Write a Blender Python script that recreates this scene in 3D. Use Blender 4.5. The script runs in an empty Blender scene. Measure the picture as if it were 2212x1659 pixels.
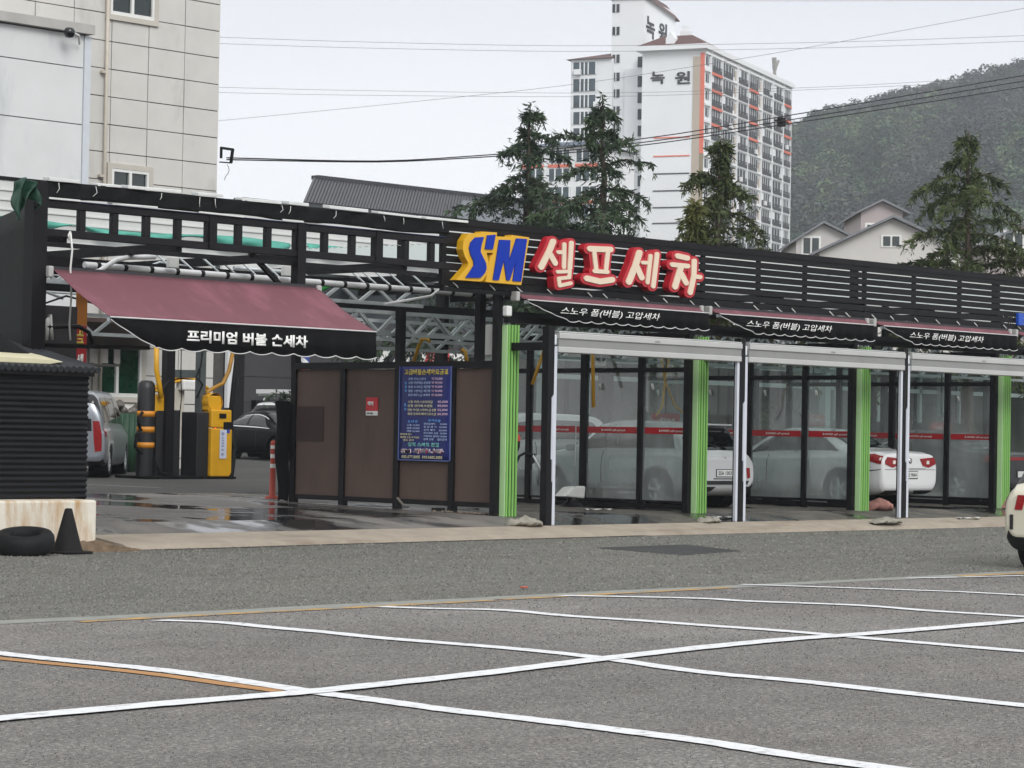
import bpy, bmesh, math, random
import numpy as np
from mathutils import Vector, Matrix
SC = bpy.context.scene
COL = SC.collection
random.seed(7); RNG = np.random.default_rng(7)

# ------------------------------------------------------------------ camera
F_ = 5400.0                                  # focal length in photo pixels (photo measured at 2212 px wide)
YAW, PIT, ROL = [math.radians(a) for a in (44.3, 1.134, 1.025)]
FW = np.array([math.cos(YAW)*math.cos(PIT), math.sin(YAW)*math.cos(PIT), math.sin(PIT)])
_R0 = np.array([math.sin(YAW), -math.cos(YAW), 0.0]); _U0 = np.cross(_R0, FW)
RT = _R0*math.cos(ROL)+_U0*math.sin(ROL); UP = -_R0*math.sin(ROL)+_U0*math.cos(ROL)
def ray(px, py): return FW+RT*(px-1106)/F_-UP*(py-829.5)/F_
CAM = np.array([0, 0, .264])-38.5*ray(1097, 1115)
# measuring helpers: where the sight line of a photo point meets a real plane of the site
def onz(px, py, z): d = ray(px, py); return CAM+d*(z-CAM[2])/d[2]
def ony(px, py, y): d = ray(px, py); return CAM+d*(y-CAM[1])/d[1]
def onx(px, py, x): d = ray(px, py); return CAM+d*(x-CAM[0])/d[0]
def ond(px, py, D): return CAM+ray(px, py)*D
def onpl(px, py, P, n): d = ray(px, py); return CAM+d*(np.dot(np.array(P)-CAM, n)/np.dot(d, n))
def gz(v): return .264+.012*max(v, 0)
def ong(px, py):
    v = 0
    for i in range(25):
        p = onz(px, py, .264+.012*v); v = p[1]
    return p
cd = bpy.data.cameras.new('camera'); cam = bpy.data.objects.new('camera', cd); COL.objects.link(cam)
cam.matrix_world = Matrix(((RT[0], UP[0], -FW[0], CAM[0]), (RT[1], UP[1], -FW[1], CAM[1]), (RT[2], UP[2], -FW[2], CAM[2]), (0, 0, 0, 1)))
cd.sensor_width = 36; cd.lens = F_/2212*36; cd.clip_end = 9000; cd.clip_start = .1
SC.camera = cam

# ------------------------------------------------------------------ sky, sun, exposure
w = bpy.data.worlds.new('World'); SC.world = w; w.use_nodes = True
nt = w.node_tree; nt.nodes.clear()
SUN_EL, SUN_AZ = math.radians(36), math.radians(-112)     # azimuth from +x; the veiled sun stands behind the camera
sky = nt.nodes.new('ShaderNodeTexSky'); sky.sky_type = 'NISHITA'; sky.sun_disc = False
sky.sun_elevation = SUN_EL; sky.sun_rotation = math.pi/2-SUN_AZ; sky.air_density = 1.0; sky.dust_density = 4.0
hs = nt.nodes.new('ShaderNodeHueSaturation'); hs.inputs['Saturation'].default_value = .05
tc = nt.nodes.new('ShaderNodeTexCoord'); nz = nt.nodes.new('ShaderNodeTexNoise')
mp = nt.nodes.new('ShaderNodeMapping'); mp.inputs['Scale'].default_value = (1, 1, 2.6)
nz.inputs['Scale'].default_value = 3.2; nz.inputs['Detail'].default_value = 4; nz.inputs['Roughness'].default_value = .5
sepz = nt.nodes.new('ShaderNodeSeparateXYZ'); gr = nt.nodes.new('ShaderNodeValToRGB')
gr.color_ramp.elements[0].position = 0.0; gr.color_ramp.elements[0].color = (1.13, 1.13, 1.13, 1)
gr.color_ramp.elements[1].position = .40; gr.color_ramp.elements[1].color = (1.0, 1.0, 1.0, 1)
e = gr.color_ramp.elements.new(.09); e.color = (1.02, 1.03, 1.05, 1)
e = gr.color_ramp.elements.new(.175); e.color = (.76, .775, .82, 1)
cl = nt.nodes.new('ShaderNodeValToRGB')
cl.color_ramp.elements[0].position = .30; cl.color_ramp.elements[0].color = (.93, .935, .955, 1)
cl.color_ramp.elements[1].position = .68; cl.color_ramp.elements[1].color = (1, 1, 1, 1)
m1 = nt.nodes.new('ShaderNodeMix'); m1.data_type = 'RGBA'; m1.blend_type = 'MIX'; m1.inputs[0].default_value = .93
m1.inputs[7].default_value = (11.2, 11.25, 11.35, 1)       # the cloud deck
m2 = nt.nodes.new('ShaderNodeMix'); m2.data_type = 'RGBA'; m2.blend_type = 'MULTIPLY'; m2.inputs[0].default_value = 1
m3 = nt.nodes.new('ShaderNodeMix'); m3.data_type = 'RGBA'; m3.blend_type = 'MULTIPLY'; m3.inputs[0].default_value = 1
bg = nt.nodes.new('ShaderNodeBackground'); bg.inputs['Strength'].default_value = .09
wo = nt.nodes.new('ShaderNodeOutputWorld'); L = nt.links.new
L(sky.outputs[0], hs.inputs['Color']); L(hs.outputs[0], m1.inputs[6])
L(tc.outputs['Generated'], mp.inputs[0]); L(mp.outputs[0], nz.inputs['Vector']); L(nz.outputs['Fac'], cl.inputs[0])
L(tc.outputs['Generated'], sepz.inputs[0]); L(sepz.outputs['Z'], gr.inputs[0])
L(m1.outputs[2], m2.inputs[6]); L(gr.outputs[0], m2.inputs[7]); L(m2.outputs[2], m3.inputs[6]); L(cl.outputs[0], m3.inputs[7])
L(m3.outputs[2], bg.inputs['Color']); L(bg.outputs[0], wo.inputs[0])
sl = bpy.data.lights.new('sun', 'SUN'); sl.energy = 1.5; sl.angle = math.radians(28); sl.color = (1, .985, .955)
so = bpy.data.objects.new('sun', sl); COL.objects.link(so)
so.rotation_euler = (math.pi/2-SUN_EL, 0, SUN_AZ+math.pi/2)
SC.view_settings.view_transform = 'Standard'; SC.view_settings.look = 'None'
SC.view_settings.exposure = 0.3; SC.view_settings.gamma = 1
SC.cycles.max_bounces = 8; SC.cycles.transparent_max_bounces = 24; SC.cycles.volume_bounces = 0
SC.cycles.caustics_reflective = False; SC.cycles.caustics_refractive = False

# ------------------------------------------------------------------ materials
def hexl(h):
    h = h.lstrip('#'); out = []
    for i in (0, 2, 4):
        c = int(h[i:i+2], 16)/255; out.append(c/12.92 if c <= .04045 else ((c+.055)/1.055)**2.4)
    return (*out, 1)
MATS = {}
def mat(name, col, rough=.6, metal=0, var=.12, vs=6.0, bump=0.0, bs=40.0, spec=.5, stain=None, coat=0, stretch=None, vdark=None):
    """Principled surface whose colour drifts with two octaves of noise; optional stains and bump."""
    if name in MATS: return MATS[name]
    m = bpy.data.materials.new(name); m.use_nodes = True; t = m.node_tree; n = t.nodes; l = t.links.new
    b = n['Principled BSDF']; b.inputs['Roughness'].default_value = rough; b.inputs['Metallic'].default_value = metal
    b.inputs['Specular IOR Level'].default_value = spec; b.inputs['Coat Weight'].default_value = coat
    c = hexl(col) if isinstance(col, str) else (*col[:3], 1)
    co = n.new('ShaderNodeTexCoord'); vec = co.outputs['Object']
    if stretch:
        mm = n.new('ShaderNodeMapping'); mm.inputs['Scale'].default_value = stretch; l(vec, mm.inputs[0]); vec = mm.outputs[0]
    a = n.new('ShaderNodeTexNoise'); a.inputs['Scale'].default_value = vs; a.inputs['Detail'].default_value = 6; a.inputs['Roughness'].default_value = .62
    l(vec, a.inputs['Vector'])
    r = n.new('ShaderNodeValToRGB'); lo = 1-var; hi = 1+var
    r.color_ramp.elements[0].position = .28; r.color_ramp.elements[1].position = .72
    r.color_ramp.elements[0].color = (c[0]*lo, c[1]*lo, c[2]*lo, 1); r.color_ramp.elements[1].color = (min(c[0]*hi, 1), min(c[1]*hi, 1), min(c[2]*hi, 1), 1)
    l(a.outputs['Fac'], r.inputs[0]); out = r.outputs[0]
    if stain:
        sc, lohi, scol, sst = stain
        s = n.new('ShaderNodeTexNoise'); s.inputs['Scale'].default_value = sc; s.inputs['Detail'].default_value = 7; s.inputs['Roughness'].default_value = .65
        if sst:
            mm = n.new('ShaderNodeMapping'); mm.inputs['Scale'].default_value = sst; l(co.outputs['Object'], mm.inputs[0]); l(mm.outputs[0], s.inputs['Vector'])
        else: l(co.outputs['Object'], s.inputs['Vector'])
        q = n.new('ShaderNodeValToRGB'); q.color_ramp.elements[0].position = lohi[0]; q.color_ramp.elements[1].position = lohi[1]
        l(s.outputs['Fac'], q.inputs[0])
        x = n.new('ShaderNodeMix'); x.data_type = 'RGBA'; l(q.outputs[0], x.inputs[0]); l(out, x.inputs[6]); x.inputs[7].default_value = hexl(scol)
        out = x.outputs[2]
    l(out, b.inputs['Base Color'])
    if bump:
        k = n.new('ShaderNodeTexNoise'); k.inputs['Scale'].default_value = bs; k.inputs['Detail'].default_value = 3; l(vec, k.inputs['Vector'])
        u = n.new('ShaderNodeBump'); u.inputs['Strength'].default_value = bump; u.inputs['Distance'].default_value = .02
        l(k.outputs['Fac'], u.inputs['Height']); l(u.outputs[0], b.inputs['Normal'])
    MATS[name] = m; return m
def emat(name, col, s):
    m = bpy.data.materials.new(name); m.use_nodes = True; b = m.node_tree.nodes['Principled BSDF']
    b.inputs['Base Color'].default_value = hexl(col); b.inputs['Emission Color'].default_value = hexl(col); b.inputs['Emission Strength'].default_value = s
    return m
def glassmat(name, tint, dirt, dlo, dhi, sc=1.5, hz=None):
    """A pane: clear sheet with a film of dirt and dried spray on it, plus its mirror gloss."""
    m = bpy.data.materials.new(name); m.use_nodes = True; t = m.node_tree; n = t.nodes; l = t.links.new; n.clear()
    o = n.new('ShaderNodeOutputMaterial'); tr = n.new('ShaderNodeBsdfTransparent'); tr.inputs[0].default_value = hexl(tint)
    df = n.new('ShaderNodeBsdfDiffuse'); df.inputs[0].default_value = hexl(dirt); tl = n.new('ShaderNodeBsdfTranslucent'); tl.inputs[0].default_value = hexl(dirt)
    mx0 = n.new('ShaderNodeMixShader'); mx0.inputs[0].default_value = .4; l(df.outputs[0], mx0.inputs[1]); l(tl.outputs[0], mx0.inputs[2])
    mx = n.new('ShaderNodeMixShader'); gl = n.new('ShaderNodeBsdfGlossy'); gl.inputs['Roughness'].default_value = .03
    fr = n.new('ShaderNodeFresnel'); fr.inputs[0].default_value = 1.35; mg = n.new('ShaderNodeMixShader')
    co = n.new('ShaderNodeTexCoord'); a = n.new('ShaderNodeTexNoise'); a.inputs['Scale'].default_value = sc; a.inputs['Detail'].default_value = 7; a.inputs['Roughness'].default_value = .6
    mp_ = n.new('ShaderNodeMapping'); mp_.inputs['Scale'].default_value = (1, 1, .45); l(co.outputs['Object'], mp_.inputs[0]); l(mp_.outputs[0], a.inputs['Vector'])
    r = n.new('ShaderNodeMapRange'); r.inputs['From Min'].default_value = .3; r.inputs['From Max'].default_value = .7; r.inputs['To Min'].default_value = dlo; r.inputs['To Max'].default_value = dhi
    l(a.outputs['Fac'], r.inputs['Value']); fac = r.outputs[0]
    if hz:   # spray film is heavier on the lower part of the pane, where the water hits it
        sp = n.new('ShaderNodeSeparateXYZ'); l(co.outputs['Object'], sp.inputs[0])
        r2 = n.new('ShaderNodeMapRange'); r2.inputs['From Min'].default_value = hz[0]; r2.inputs['From Max'].default_value = hz[1]; r2.inputs['To Min'].default_value = hz[2]; r2.inputs['To Max'].default_value = hz[3]
        l(sp.outputs['Z'], r2.inputs['Value']); ml = n.new('ShaderNodeMath'); ml.operation = 'MULTIPLY'; l(fac, ml.inputs[0]); l(r2.outputs[0], ml.inputs[1]); fac = ml.outputs[0]
    l(fac, mx.inputs[0]); l(tr.outputs[0], mx.inputs[1]); l(mx0.outputs[0], mx.inputs[2])
    l(fr.outputs[0], mg.inputs[0]); l(mx.outputs[0], mg.inputs[1]); l(gl.outputs[0], mg.inputs[2]); l(mg.outputs[0], o.inputs[0])
    MATS[name] = m; return m
def asphalt(name, base, dark, warm, lum=1.0):
    m = bpy.data.materials.new(name); m.use_nodes = True; t = m.node_tree; n = t.nodes; l = t.links.new
    b = n['Principled BSDF']; b.inputs['Roughness'].default_value = .9; b.inputs['Specular IOR Level'].default_value = .25
    co = n.new('ShaderNodeTexCoord')
    def noise(s, d, ro=.6, st=None):
        a = n.new('ShaderNodeTexNoise'); a.inputs['Scale'].default_value = s; a.inputs['Detail'].default_value = d; a.inputs['Roughness'].default_value = ro
        if st:
            mm = n.new('ShaderNodeMapping'); mm.inputs['Scale'].default_value = st; l(co.outputs['Object'], mm.inputs[0]); l(mm.outputs[0], a.inputs['Vector'])
        else: l(co.outputs['Object'], a.inputs['Vector'])
        return a.outputs['Fac']
    def ramp(f, a, c0, bb, c1):
        r = n.new('ShaderNodeValToRGB'); r.color_ramp.elements[0].position = a; r.color_ramp.elements[0].color = c0
        r.color_ramp.elements[1].position = bb; r.color_ramp.elements[1].color = c1; l(f, r.inputs[0]); return r.outputs[0]
    def mix(f, a, c, mode='MIX'):
        x = n.new('ShaderNodeMix'); x.data_type = 'RGBA'; x.blend_type = mode
        if isinstance(f, float): x.inputs[0].default_value = f
        else: l(f, x.inputs[0])
        l(a, x.inputs[6])
        if isinstance(c, tuple): x.inputs[7].default_value = c
        else: l(c, x.inputs[7])
        return x.outputs[2]
    big = ramp(noise(.22, 6), .3, hexl(dark), .7, hexl(base))
    mid = ramp(noise(2.2, 5, .7), .3, (.86, .86, .86, 1), .7, (1.12, 1.12, 1.12, 1))
    grit = ramp(noise(38, 3, .75), .33, (.48, .48, .49, 1), .68, (1.52, 1.5, 1.46, 1))
    stone = n.new('ShaderNodeTexVoronoi'); stone.inputs['Scale'].default_value = 26; l(co.outputs['Object'], stone.inputs['Vector'])
    st = ramp(stone.outputs['Distance'], .12, (1.45, 1.43, 1.4, 1), .42, (.82, .82, .83, 1))
    streak = ramp(noise(.8, 4, .6, (.16, 2.2, 1)), .35, (.9, .9, .9, 1), .7, (1.07, 1.07, 1.07, 1))
    c = mix(1.0, big, mid, 'MULTIPLY'); c = mix(1.0, c, grit, 'MULTIPLY'); c = mix(1.0, c, st, 'MULTIPLY'); c = mix(1.0, c, streak, 'MULTIPLY')
    c = mix(ramp(noise(.5, 3), .5, (0, 0, 0, 1), .75, (.45, .45, .45, 1)), c, mix(1.0, c, hexl(warm), 'MULTIPLY'))
    l(c, b.inputs['Base Color'])
    u = n.new('ShaderNodeBump'); u.inputs['Strength'].default_value = .55; u.inputs['Distance'].default_value = .012; l(noise(55, 3, .7), u.inputs['Height']); l(u.outputs[0], b.inputs['Normal'])
    return m

# ------------------------------------------------------------------ mesh building
WL = {}
def rootloc(p):
    while p is not None and p.name not in WL: p = p.parent
    return WL[p.name] if p is not None else (0, 0, 0)
class MB:
    def __init__(s): s.v = []; s.f = []; s.sm = []
    def add(s, vs, fs, smooth=False):
        o = len(s.v); s.v += [tuple(map(float, p)) for p in vs]; s.f += [tuple(i+o for i in f) for f in fs]; s.sm += [smooth]*len(fs); return s
    def box(s, a, b):
        x0, y0, z0 = [min(a[i], b[i]) for i in range(3)]; x1, y1, z1 = [max(a[i], b[i]) for i in range(3)]
        return s.add([(x0, y0, z0), (x1, y0, z0), (x1, y1, z0), (x0, y1, z0), (x0, y0, z1), (x1, y0, z1), (x1, y1, z1), (x0, y1, z1)],
                     [(3, 2, 1, 0), (4, 5, 6, 7), (0, 1, 5, 4), (1, 2, 6, 5), (2, 3, 7, 6), (3, 0, 4, 7)])
    def obox(s, o, ex, ey, ez):
        o, ex, ey, ez = map(np.array, (o, ex, ey, ez))
        p = [o, o+ex, o+ex+ey, o+ey]; p = p+[q+ez for q in p]
        return s.add(p, [(3, 2, 1, 0), (4, 5, 6, 7), (0, 1, 5, 4), (1, 2, 6, 5), (2, 3, 7, 6), (3, 0, 4, 7)])
    def bar(s, p, q, w_, h_=None, up=(0, 0, 1)):
        h_ = h_ or w_; p = np.array(p, float); q = np.array(q, float); d = q-p; d /= np.linalg.norm(d)
        u = np.array(up, float)
        if abs(np.dot(u, d)) > .95: u = np.array([1., 0, 0])
        sx = np.cross(d, u); sx /= np.linalg.norm(sx); u = np.cross(sx, d)
        return s.obox(p-sx*w_/2-u*h_/2, q-p, sx*w_, u*h_)
    def tube(s, path, r, n=8, cap=True):
        P = [np.array(p, float) for p in path]; rr = r if isinstance(r, (list, tuple)) else [r]*len(P); vs = []
        ref = None
        for i, p in enumerate(P):
            t = P[min(i+1, len(P)-1)]-P[max(i-1, 0)]; t = t/(np.linalg.norm(t)+1e-9)
            if ref is None:
                ref = np.array([0, 0, 1.]) if abs(t[2]) < .9 else np.array([1., 0, 0])
            a = ref-t*np.dot(ref, t); a /= np.linalg.norm(a)+1e-9; b = np.cross(t, a); ref = a
            vs += [p+rr[i]*(a*math.cos(k*2*math.pi/n)+b*math.sin(k*2*math.pi/n)) for k in range(n)]
        fs = [(i*n+k, i*n+(k+1) % n, (i+1)*n+(k+1) % n, (i+1)*n+k) for i in range(len(P)-1) for k in range(n)]
        s.add(vs, fs, True)
        if cap:
            o = len(s.v)-len(vs); s.f += [tuple(o+k for k in range(n))[::-1], tuple(o+(len(P)-1)*n+k for k in range(n))]; s.sm += [False]*2
        return s
    def cyl(s, c, r, h, n=20, r2=None, axis=2):
        r2 = r if r2 is None else r2; a = np.zeros(3); a[axis] = h; c = np.array(c, float); return s.tube([c, c+a], [r, r2], n)
    def lathe(s, prof, c, axis=2, n=28, closed=False):
        """prof: (radius, height) pairs turned about an axis through c"""
        vs = []; i0, i1 = [(1, 2), (2, 0), (0, 1)][axis]
        for r, h in prof:
            for k in range(n):
                p = [0, 0, 0]; p[axis] = h; p[i0] = r*math.cos(2*math.pi*k/n); p[i1] = r*math.sin(2*math.pi*k/n); vs.append(np.array(p)+np.array(c, float))
        m = len(prof); rng = range(m if closed else m-1)
        return s.add(vs, [(i*n+k, i*n+(k+1) % n, ((i+1) % m)*n+(k+1) % n, ((i+1) % m)*n+k) for i in rng for k in range(n)], True)
    def prism(s, poly, d):
        """flat outline (3-D points) pushed along d"""
        P = [np.array(p, float) for p in poly]; d = np.array(d, float); n = len(P)
        return s.add(P+[p+d for p in P], [tuple(range(n))[::-1], tuple(range(n, 2*n))]+[(i, (i+1) % n, n+(i+1) % n, n+i) for i in range(n)])
    def sheet(s, fn, nu, nv, smooth=True):
        vs = [fn(i/nu, j/nv) for j in range(nv+1) for i in range(nu+1)]
        return s.add(vs, [(j*(nu+1)+i, j*(nu+1)+i+1, (j+1)*(nu+1)+i+1, (j+1)*(nu+1)+i) for j in range(nv) for i in range(nu)], smooth)
    def quad(s, a, b, c, d): return s.add([a, b, c, d], [(0, 1, 2, 3)])
    def build(s, name, m, parent=None, local=False, bevel=0, solid=0):
        me = bpy.data.meshes.new(name); loc = (0, 0, 0) if (local or parent is None) else rootloc(parent)
        V = np.array(s.v, float)-np.array(loc); me.from_pydata([tuple(p) for p in V], [], s.f)
        me.polygons.foreach_set('use_smooth', s.sm)
        if m is not None: me.materials.append(m)
        me.update(); o = bpy.data.objects.new(name, me); COL.objects.link(o)
        if parent is not None: o.parent = parent
        if solid:
            k = o.modifiers.new('s', 'SOLIDIFY'); k.thickness = solid; k.offset = 0
        if bevel:
            k = o.modifiers.new('b', 'BEVEL'); k.width = bevel; k.segments = 2; k.limit_method = 'ANGLE'
        return o
def tag(o, label=None, cat=None, group=None, kind=None):
    if label: o['label'] = label
    if cat: o['category'] = cat
    if group: o['group'] = group
    if kind: o['kind'] = kind
    return o
def thing(name, label, cat, loc=(0, 0, 0), rz=0, group=None):
    o = bpy.data.objects.new(name, None); COL.objects.link(o); o.location = tuple(map(float, loc)); o.rotation_euler = (0, 0, rz)
    o.empty_display_size = .2; WL[o.name] = tuple(map(float, loc)); return tag(o, label, cat, group)
def solo(mb, name, m, label, cat, group=None, **k): return tag(mb.build(name, m, **k), label, cat, group)
def struct(mb, name, m): return tag(mb.build(name, m), kind='structure')
def copy_tree(root, loc, label=None, rz=None):
    r = root.copy(); COL.objects.link(r); r.location = loc; WL[r.name] = tuple(loc)
    if rz is not None: r.rotation_euler = (0, 0, rz)
    if label: r['label'] = label
    def rec(a, b):
        for ch in list(a.children):
            c = ch.copy(); COL.objects.link(c); c.parent = b; rec(ch, c)
    rec(root, r); return r
def textmesh(name, body, m, org, ex, ey, h, parent=None, depth=.004, bold=0.0, width=None, shear=0, align='LEFT', local=False):
    """raised lettering: org = lower-left corner, ex/ey = unit reading and up directions, h = letter height (m)"""
    c = bpy.data.curves.new(name, 'FONT'); c.body = body; c.offset = bold; c.shear = shear; c.resolution_u = 2; c.align_x = align
    o = bpy.data.objects.new(name, c); COL.objects.link(o); bpy.context.view_layer.update()
    me = bpy.data.meshes.new_from_object(o.evaluated_get(bpy.context.evaluated_depsgraph_get())); bpy.data.objects.remove(o)
    n = len(me.vertices); V = np.zeros(n*3); me.vertices.foreach_get('co', V); V = V.reshape(-1, 3)
    x0, x1 = (V[:, 0].min(), V[:, 0].max()); y0, y1 = (V[:, 1].min(), V[:, 1].max())
    sx = h/(y1-y0); wx = (width/(x1-x0)) if width else sx
    ex = np.array(ex, float); ey = np.array(ey, float); nn = np.cross(ex, ey); org = np.array(org, float)
    loc = np.array((0, 0, 0) if (local or parent is None) else rootloc(parent))
    xs = (V[:, 0]-(x0 if align == 'LEFT' else (x0+x1)/2))*wx
    W = org+np.outer(xs, ex)+np.outer((V[:, 1]-y0)*sx, ey)-loc
    me.vertices.foreach_set('co', W.ravel()); me.update()
    bm = bmesh.new(); bm.from_mesh(me)
    bmesh.ops.remove_doubles(bm, verts=bm.verts, dist=1e-5)
    r = bmesh.ops.extrude_face_region(bm, geom=bm.faces[:]); vs = [g for g in r['geom'] if isinstance(g, bmesh.types.BMVert)]
    bmesh.ops.translate(bm, verts=vs, vec=Vector(nn*depth)); bmesh.ops.recalc_face_normals(bm, faces=bm.faces)
    bm.to_mesh(me); bm.free(); me.name = name
    me.materials.clear(); me.materials.append(m)
    o = bpy.data.objects.new(name, me); COL.objects.link(o)
    if parent is not None: o.parent = parent
    return o

# shared materials
BLK = mat('black_paint', '#111013', .5, 0, .3, 3, .05, spec=.22)
BLK2 = mat('black_tarp', '#0d0f10', .8, 0, .4, 2.5, .5, 6, spec=.2)
GALV = mat('galvanised_steel', '#b3b9bb', .45, .35, .18, 4)
WHT = mat('white_paint', '#d8d9d6', .5, 0, .06, 3)
PVC = mat('white_pvc', '#d9dadb', .35, 0, .1, 4)
YEL = mat('yellow_paint', '#cf9a12', .45, 0, .12, 3, .04)
REDS = mat('red_film', '#b3101c', .35, 0, .08, 3)
TXW = mat('white_letter', '#e9e9e6', .5, 0, .03)
RUB = mat('rubber', '#101113', .75, 0, .25, 5, .2, 30, spec=.25)
DKGL = mat('dark_glass', '#0b0e11', .06, 0, .1, 2, spec=.6)
CHR = mat('chrome', '#c9cbcc', .14, 1, .05)
LEDR = mat('red_lamp', '#86040a', .2, 0, .35, 18, coat=.3, spec=.3)
LEDW = mat('clear_lamp', '#d8d2cc', .15, 0, .1, 12, coat=.5)
TURQ = mat('turquoise_tarp', '#4b9a8a', .55, 0, .2, 3)
GRNT = mat('green_tarp', '#0d3a2b', .6, 0, .35, 4)
# ================================================================== GROUND
def flat(x0, y0, x1, y1, z): return MB().add([(x0, y0, z), (x1, y0, z), (x1, y1, z), (x0, y1, z)], [(0, 1, 2, 3)])
terr = MB()
struct(flat(-900, -900, 2500, 2500, -.25), 'ground', mat('earth', '#6c6a60', .95, 0, .25, .3))
VK, VE = -1.5, -10.62                                  # kerb line and edge of the parking area
struct(flat(-120, VE, 120, VK, 0), 'road', asphalt('lane_asphalt', '#74746e', '#676762', '#f4efe4'))
struct(flat(-120, -90, 120, VE, .004), 'car_park', asphalt('park_asphalt', '#878582', '#6b6967', '#f6efe8'))
# pale worn concrete strip between lane and car park
def ribbon(pts, w_, z, name, m, wob=.0, seed=1):
    """painted band following pts on the ground (list of (x, y)); wob: unevenness of hand-laid paint"""
    P = [np.array(p, float) for p in pts]
    for _ in range(2): P = [P[0]]+[q for a, b in zip(P[:-1], P[1:]) for q in (a*.75+b*.25, a*.25+b*.75)]+[P[-1]]      # rounded, not kinked
    seg = []; rg = random.Random(seed)
    for a, b in zip(P[:-1], P[1:]):
        n = max(2, int(np.linalg.norm(b-a)/.22)); seg += [a+(b-a)*i/n for i in range(n)]
    seg.append(P[-1]); vs = []; ph = rg.random()*6
    d0 = seg[-1]-seg[0]; d0 /= np.linalg.norm(d0); nn = np.array([-d0[1], d0[0]])
    for i, p in enumerate(seg):
        o = wob*(math.sin(i*.17+ph)+.6*math.sin(i*.41+2*ph)); ww = w_*(1+rg.uniform(-.07, .07))
        q = p+nn*o; vs += [(*(q+nn*ww/2), z), (*(q-nn*ww/2), z)]
    mb = MB().add(vs, [(2*i, 2*i+1, 2*i+3, 2*i+2) for i in range(len(seg)-1)])
    return struct(mb, name, m)
WORN = mat('worn_concrete', '#83857f', .9, 0, .2, 5, .3, 60)
LWHT = mat('road_white', '#d4d6d8', .75, 0, .07, 9, .15, 80, stain=(11, (.54, .72), '#8f8e8b', None))
LYEL = mat('road_yellow', '#b18a45', .8, 0, .2, 6, stain=(4, (.40, .62), '#7d786e', None))
ribbon([(-60, VE+.02), (60, VE+.02)], .30, .007, 'road_edge_strip', WORN, .02)
ribbon([(-15.9, VE-.24), (-11.2, VE-.2)], .14, .009, 'yellow_road_line', LYEL, .01, 2)
ribbon([(-11.1, VE-.16), (-7.7, VE-.1)], .15, .009, 'yellow_road_line', LYEL, .01, 3)
ribbon([(-3.6, VE-.12), (6.0, VE-.1)], .2, .009, 'yellow_road_line', LYEL, .01, 4)
def gp(px, py): return onz(px, py, .012)[:2]
LW = .18
G_ = lambda *a: [gp(*q) for q in a]
ribbon([(-17.86, -10.9)]+G_((0, 1411), (119, 1424), (298, 1441), (446, 1459), (595, 1481), (674, 1494), (793, 1509), (942, 1530), (1097, 1547), (1299, 1571), (1520, 1600), (1651, 1622), (1903, 1658))+[(-17.93, -26)], LW, .012, 'parking_line', LWHT, .006, 5)
ribbon(G_((347, 1339), (476, 1343), (585, 1355), (704, 1365), (818, 1377), (942, 1387), (1096, 1399), (1299, 1420), (1520, 1453), (1732, 1470), (1954, 1496), (2212, 1524))+[(-15.0, -26)], LW, .0122, 'parking_line', LWHT, .006, 6)
ribbon(G_((823, 1310), (942, 1314.5), (1091, 1316), (1218, 1330), (1379, 1339.5), (1500, 1349), (1681, 1361), (1818, 1373), (1954, 1385), (2212, 1407))+[(-11.4, -26)], LW, .0124, 'parking_line', LWHT, .006, 7)
ribbon(G_((1210, 1286), (1379, 1289), (1540, 1292.5), (1601, 1298), (1752, 1303), (1878, 1308), (2004, 1319), (2212, 1331))+[(-7.6, -26)], LW, .0126, 'parking_line', LWHT, .006, 8)
ribbon(G_((1601, 1262), (1853, 1270), (2212, 1283))+[(-4.9, -26)], LW*.8, .0128, 'parking_line', LWHT, .006, 9)
ribbon(G_((1960, 1249), (2212, 1243)), .09, .0128, 'parking_line', LWHT, .004, 10)
ribbon([(-26, -16.6)]+G_((0, 1552), (248, 1530), (446, 1513), (674, 1494), (843, 1476.5), (1097, 1449), (1314, 1422), (1520, 1398), (1732, 1378), (1828, 1373), (1979, 1361), (2212, 1341))+[(4, -14.6)], LW*1.1, .016, 'parking_line', LWHT, .006, 11)
ribbon([gp(-40, 1417), gp(0, 1420.5), gp(298, 1450), gp(496, 1477.5), gp(600, 1492)], .13, .010, 'yellow_road_line', mat('rust_line', '#a5794a', .85, 0, .2, 6), .008, 12)
def bigmesh(name, V_, f_, m):
    me = bpy.data.meshes.new(name); V_ = np.concatenate(V_); f_ = np.concatenate(f_).astype(np.int32); n = f_.shape[1]
    me.vertices.add(len(V_)); me.vertices.foreach_set('co', V_.ravel().astype(np.float32)); me.loops.add(len(f_)*n); me.loops.foreach_set('vertex_index', f_.ravel())
    me.polygons.add(len(f_)); me.polygons.foreach_set('loop_start', np.arange(0, len(f_)*n, n, dtype=np.int32)); me.polygons.foreach_set('loop_total', np.full(len(f_), n, np.int32))
    me.materials.append(m); me.update(calc_edges=True); me.validate(); o = bpy.data.objects.new(name, me); COL.objects.link(o); return o
PQ = [onz(*q, .004) for q in ((1285, 1183), (1470, 1199), (1605, 1190), (1480, 1176))]
def inpatch(p):
    s_ = [(PQ[(i+1) % 4][0]-PQ[i][0])*(p[1]-PQ[i][1])-(PQ[(i+1) % 4][1]-PQ[i][1])*(p[0]-PQ[i][0]) for i in range(4)]; return all(q > 0 for q in s_) or all(q < 0 for q in s_)
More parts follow.
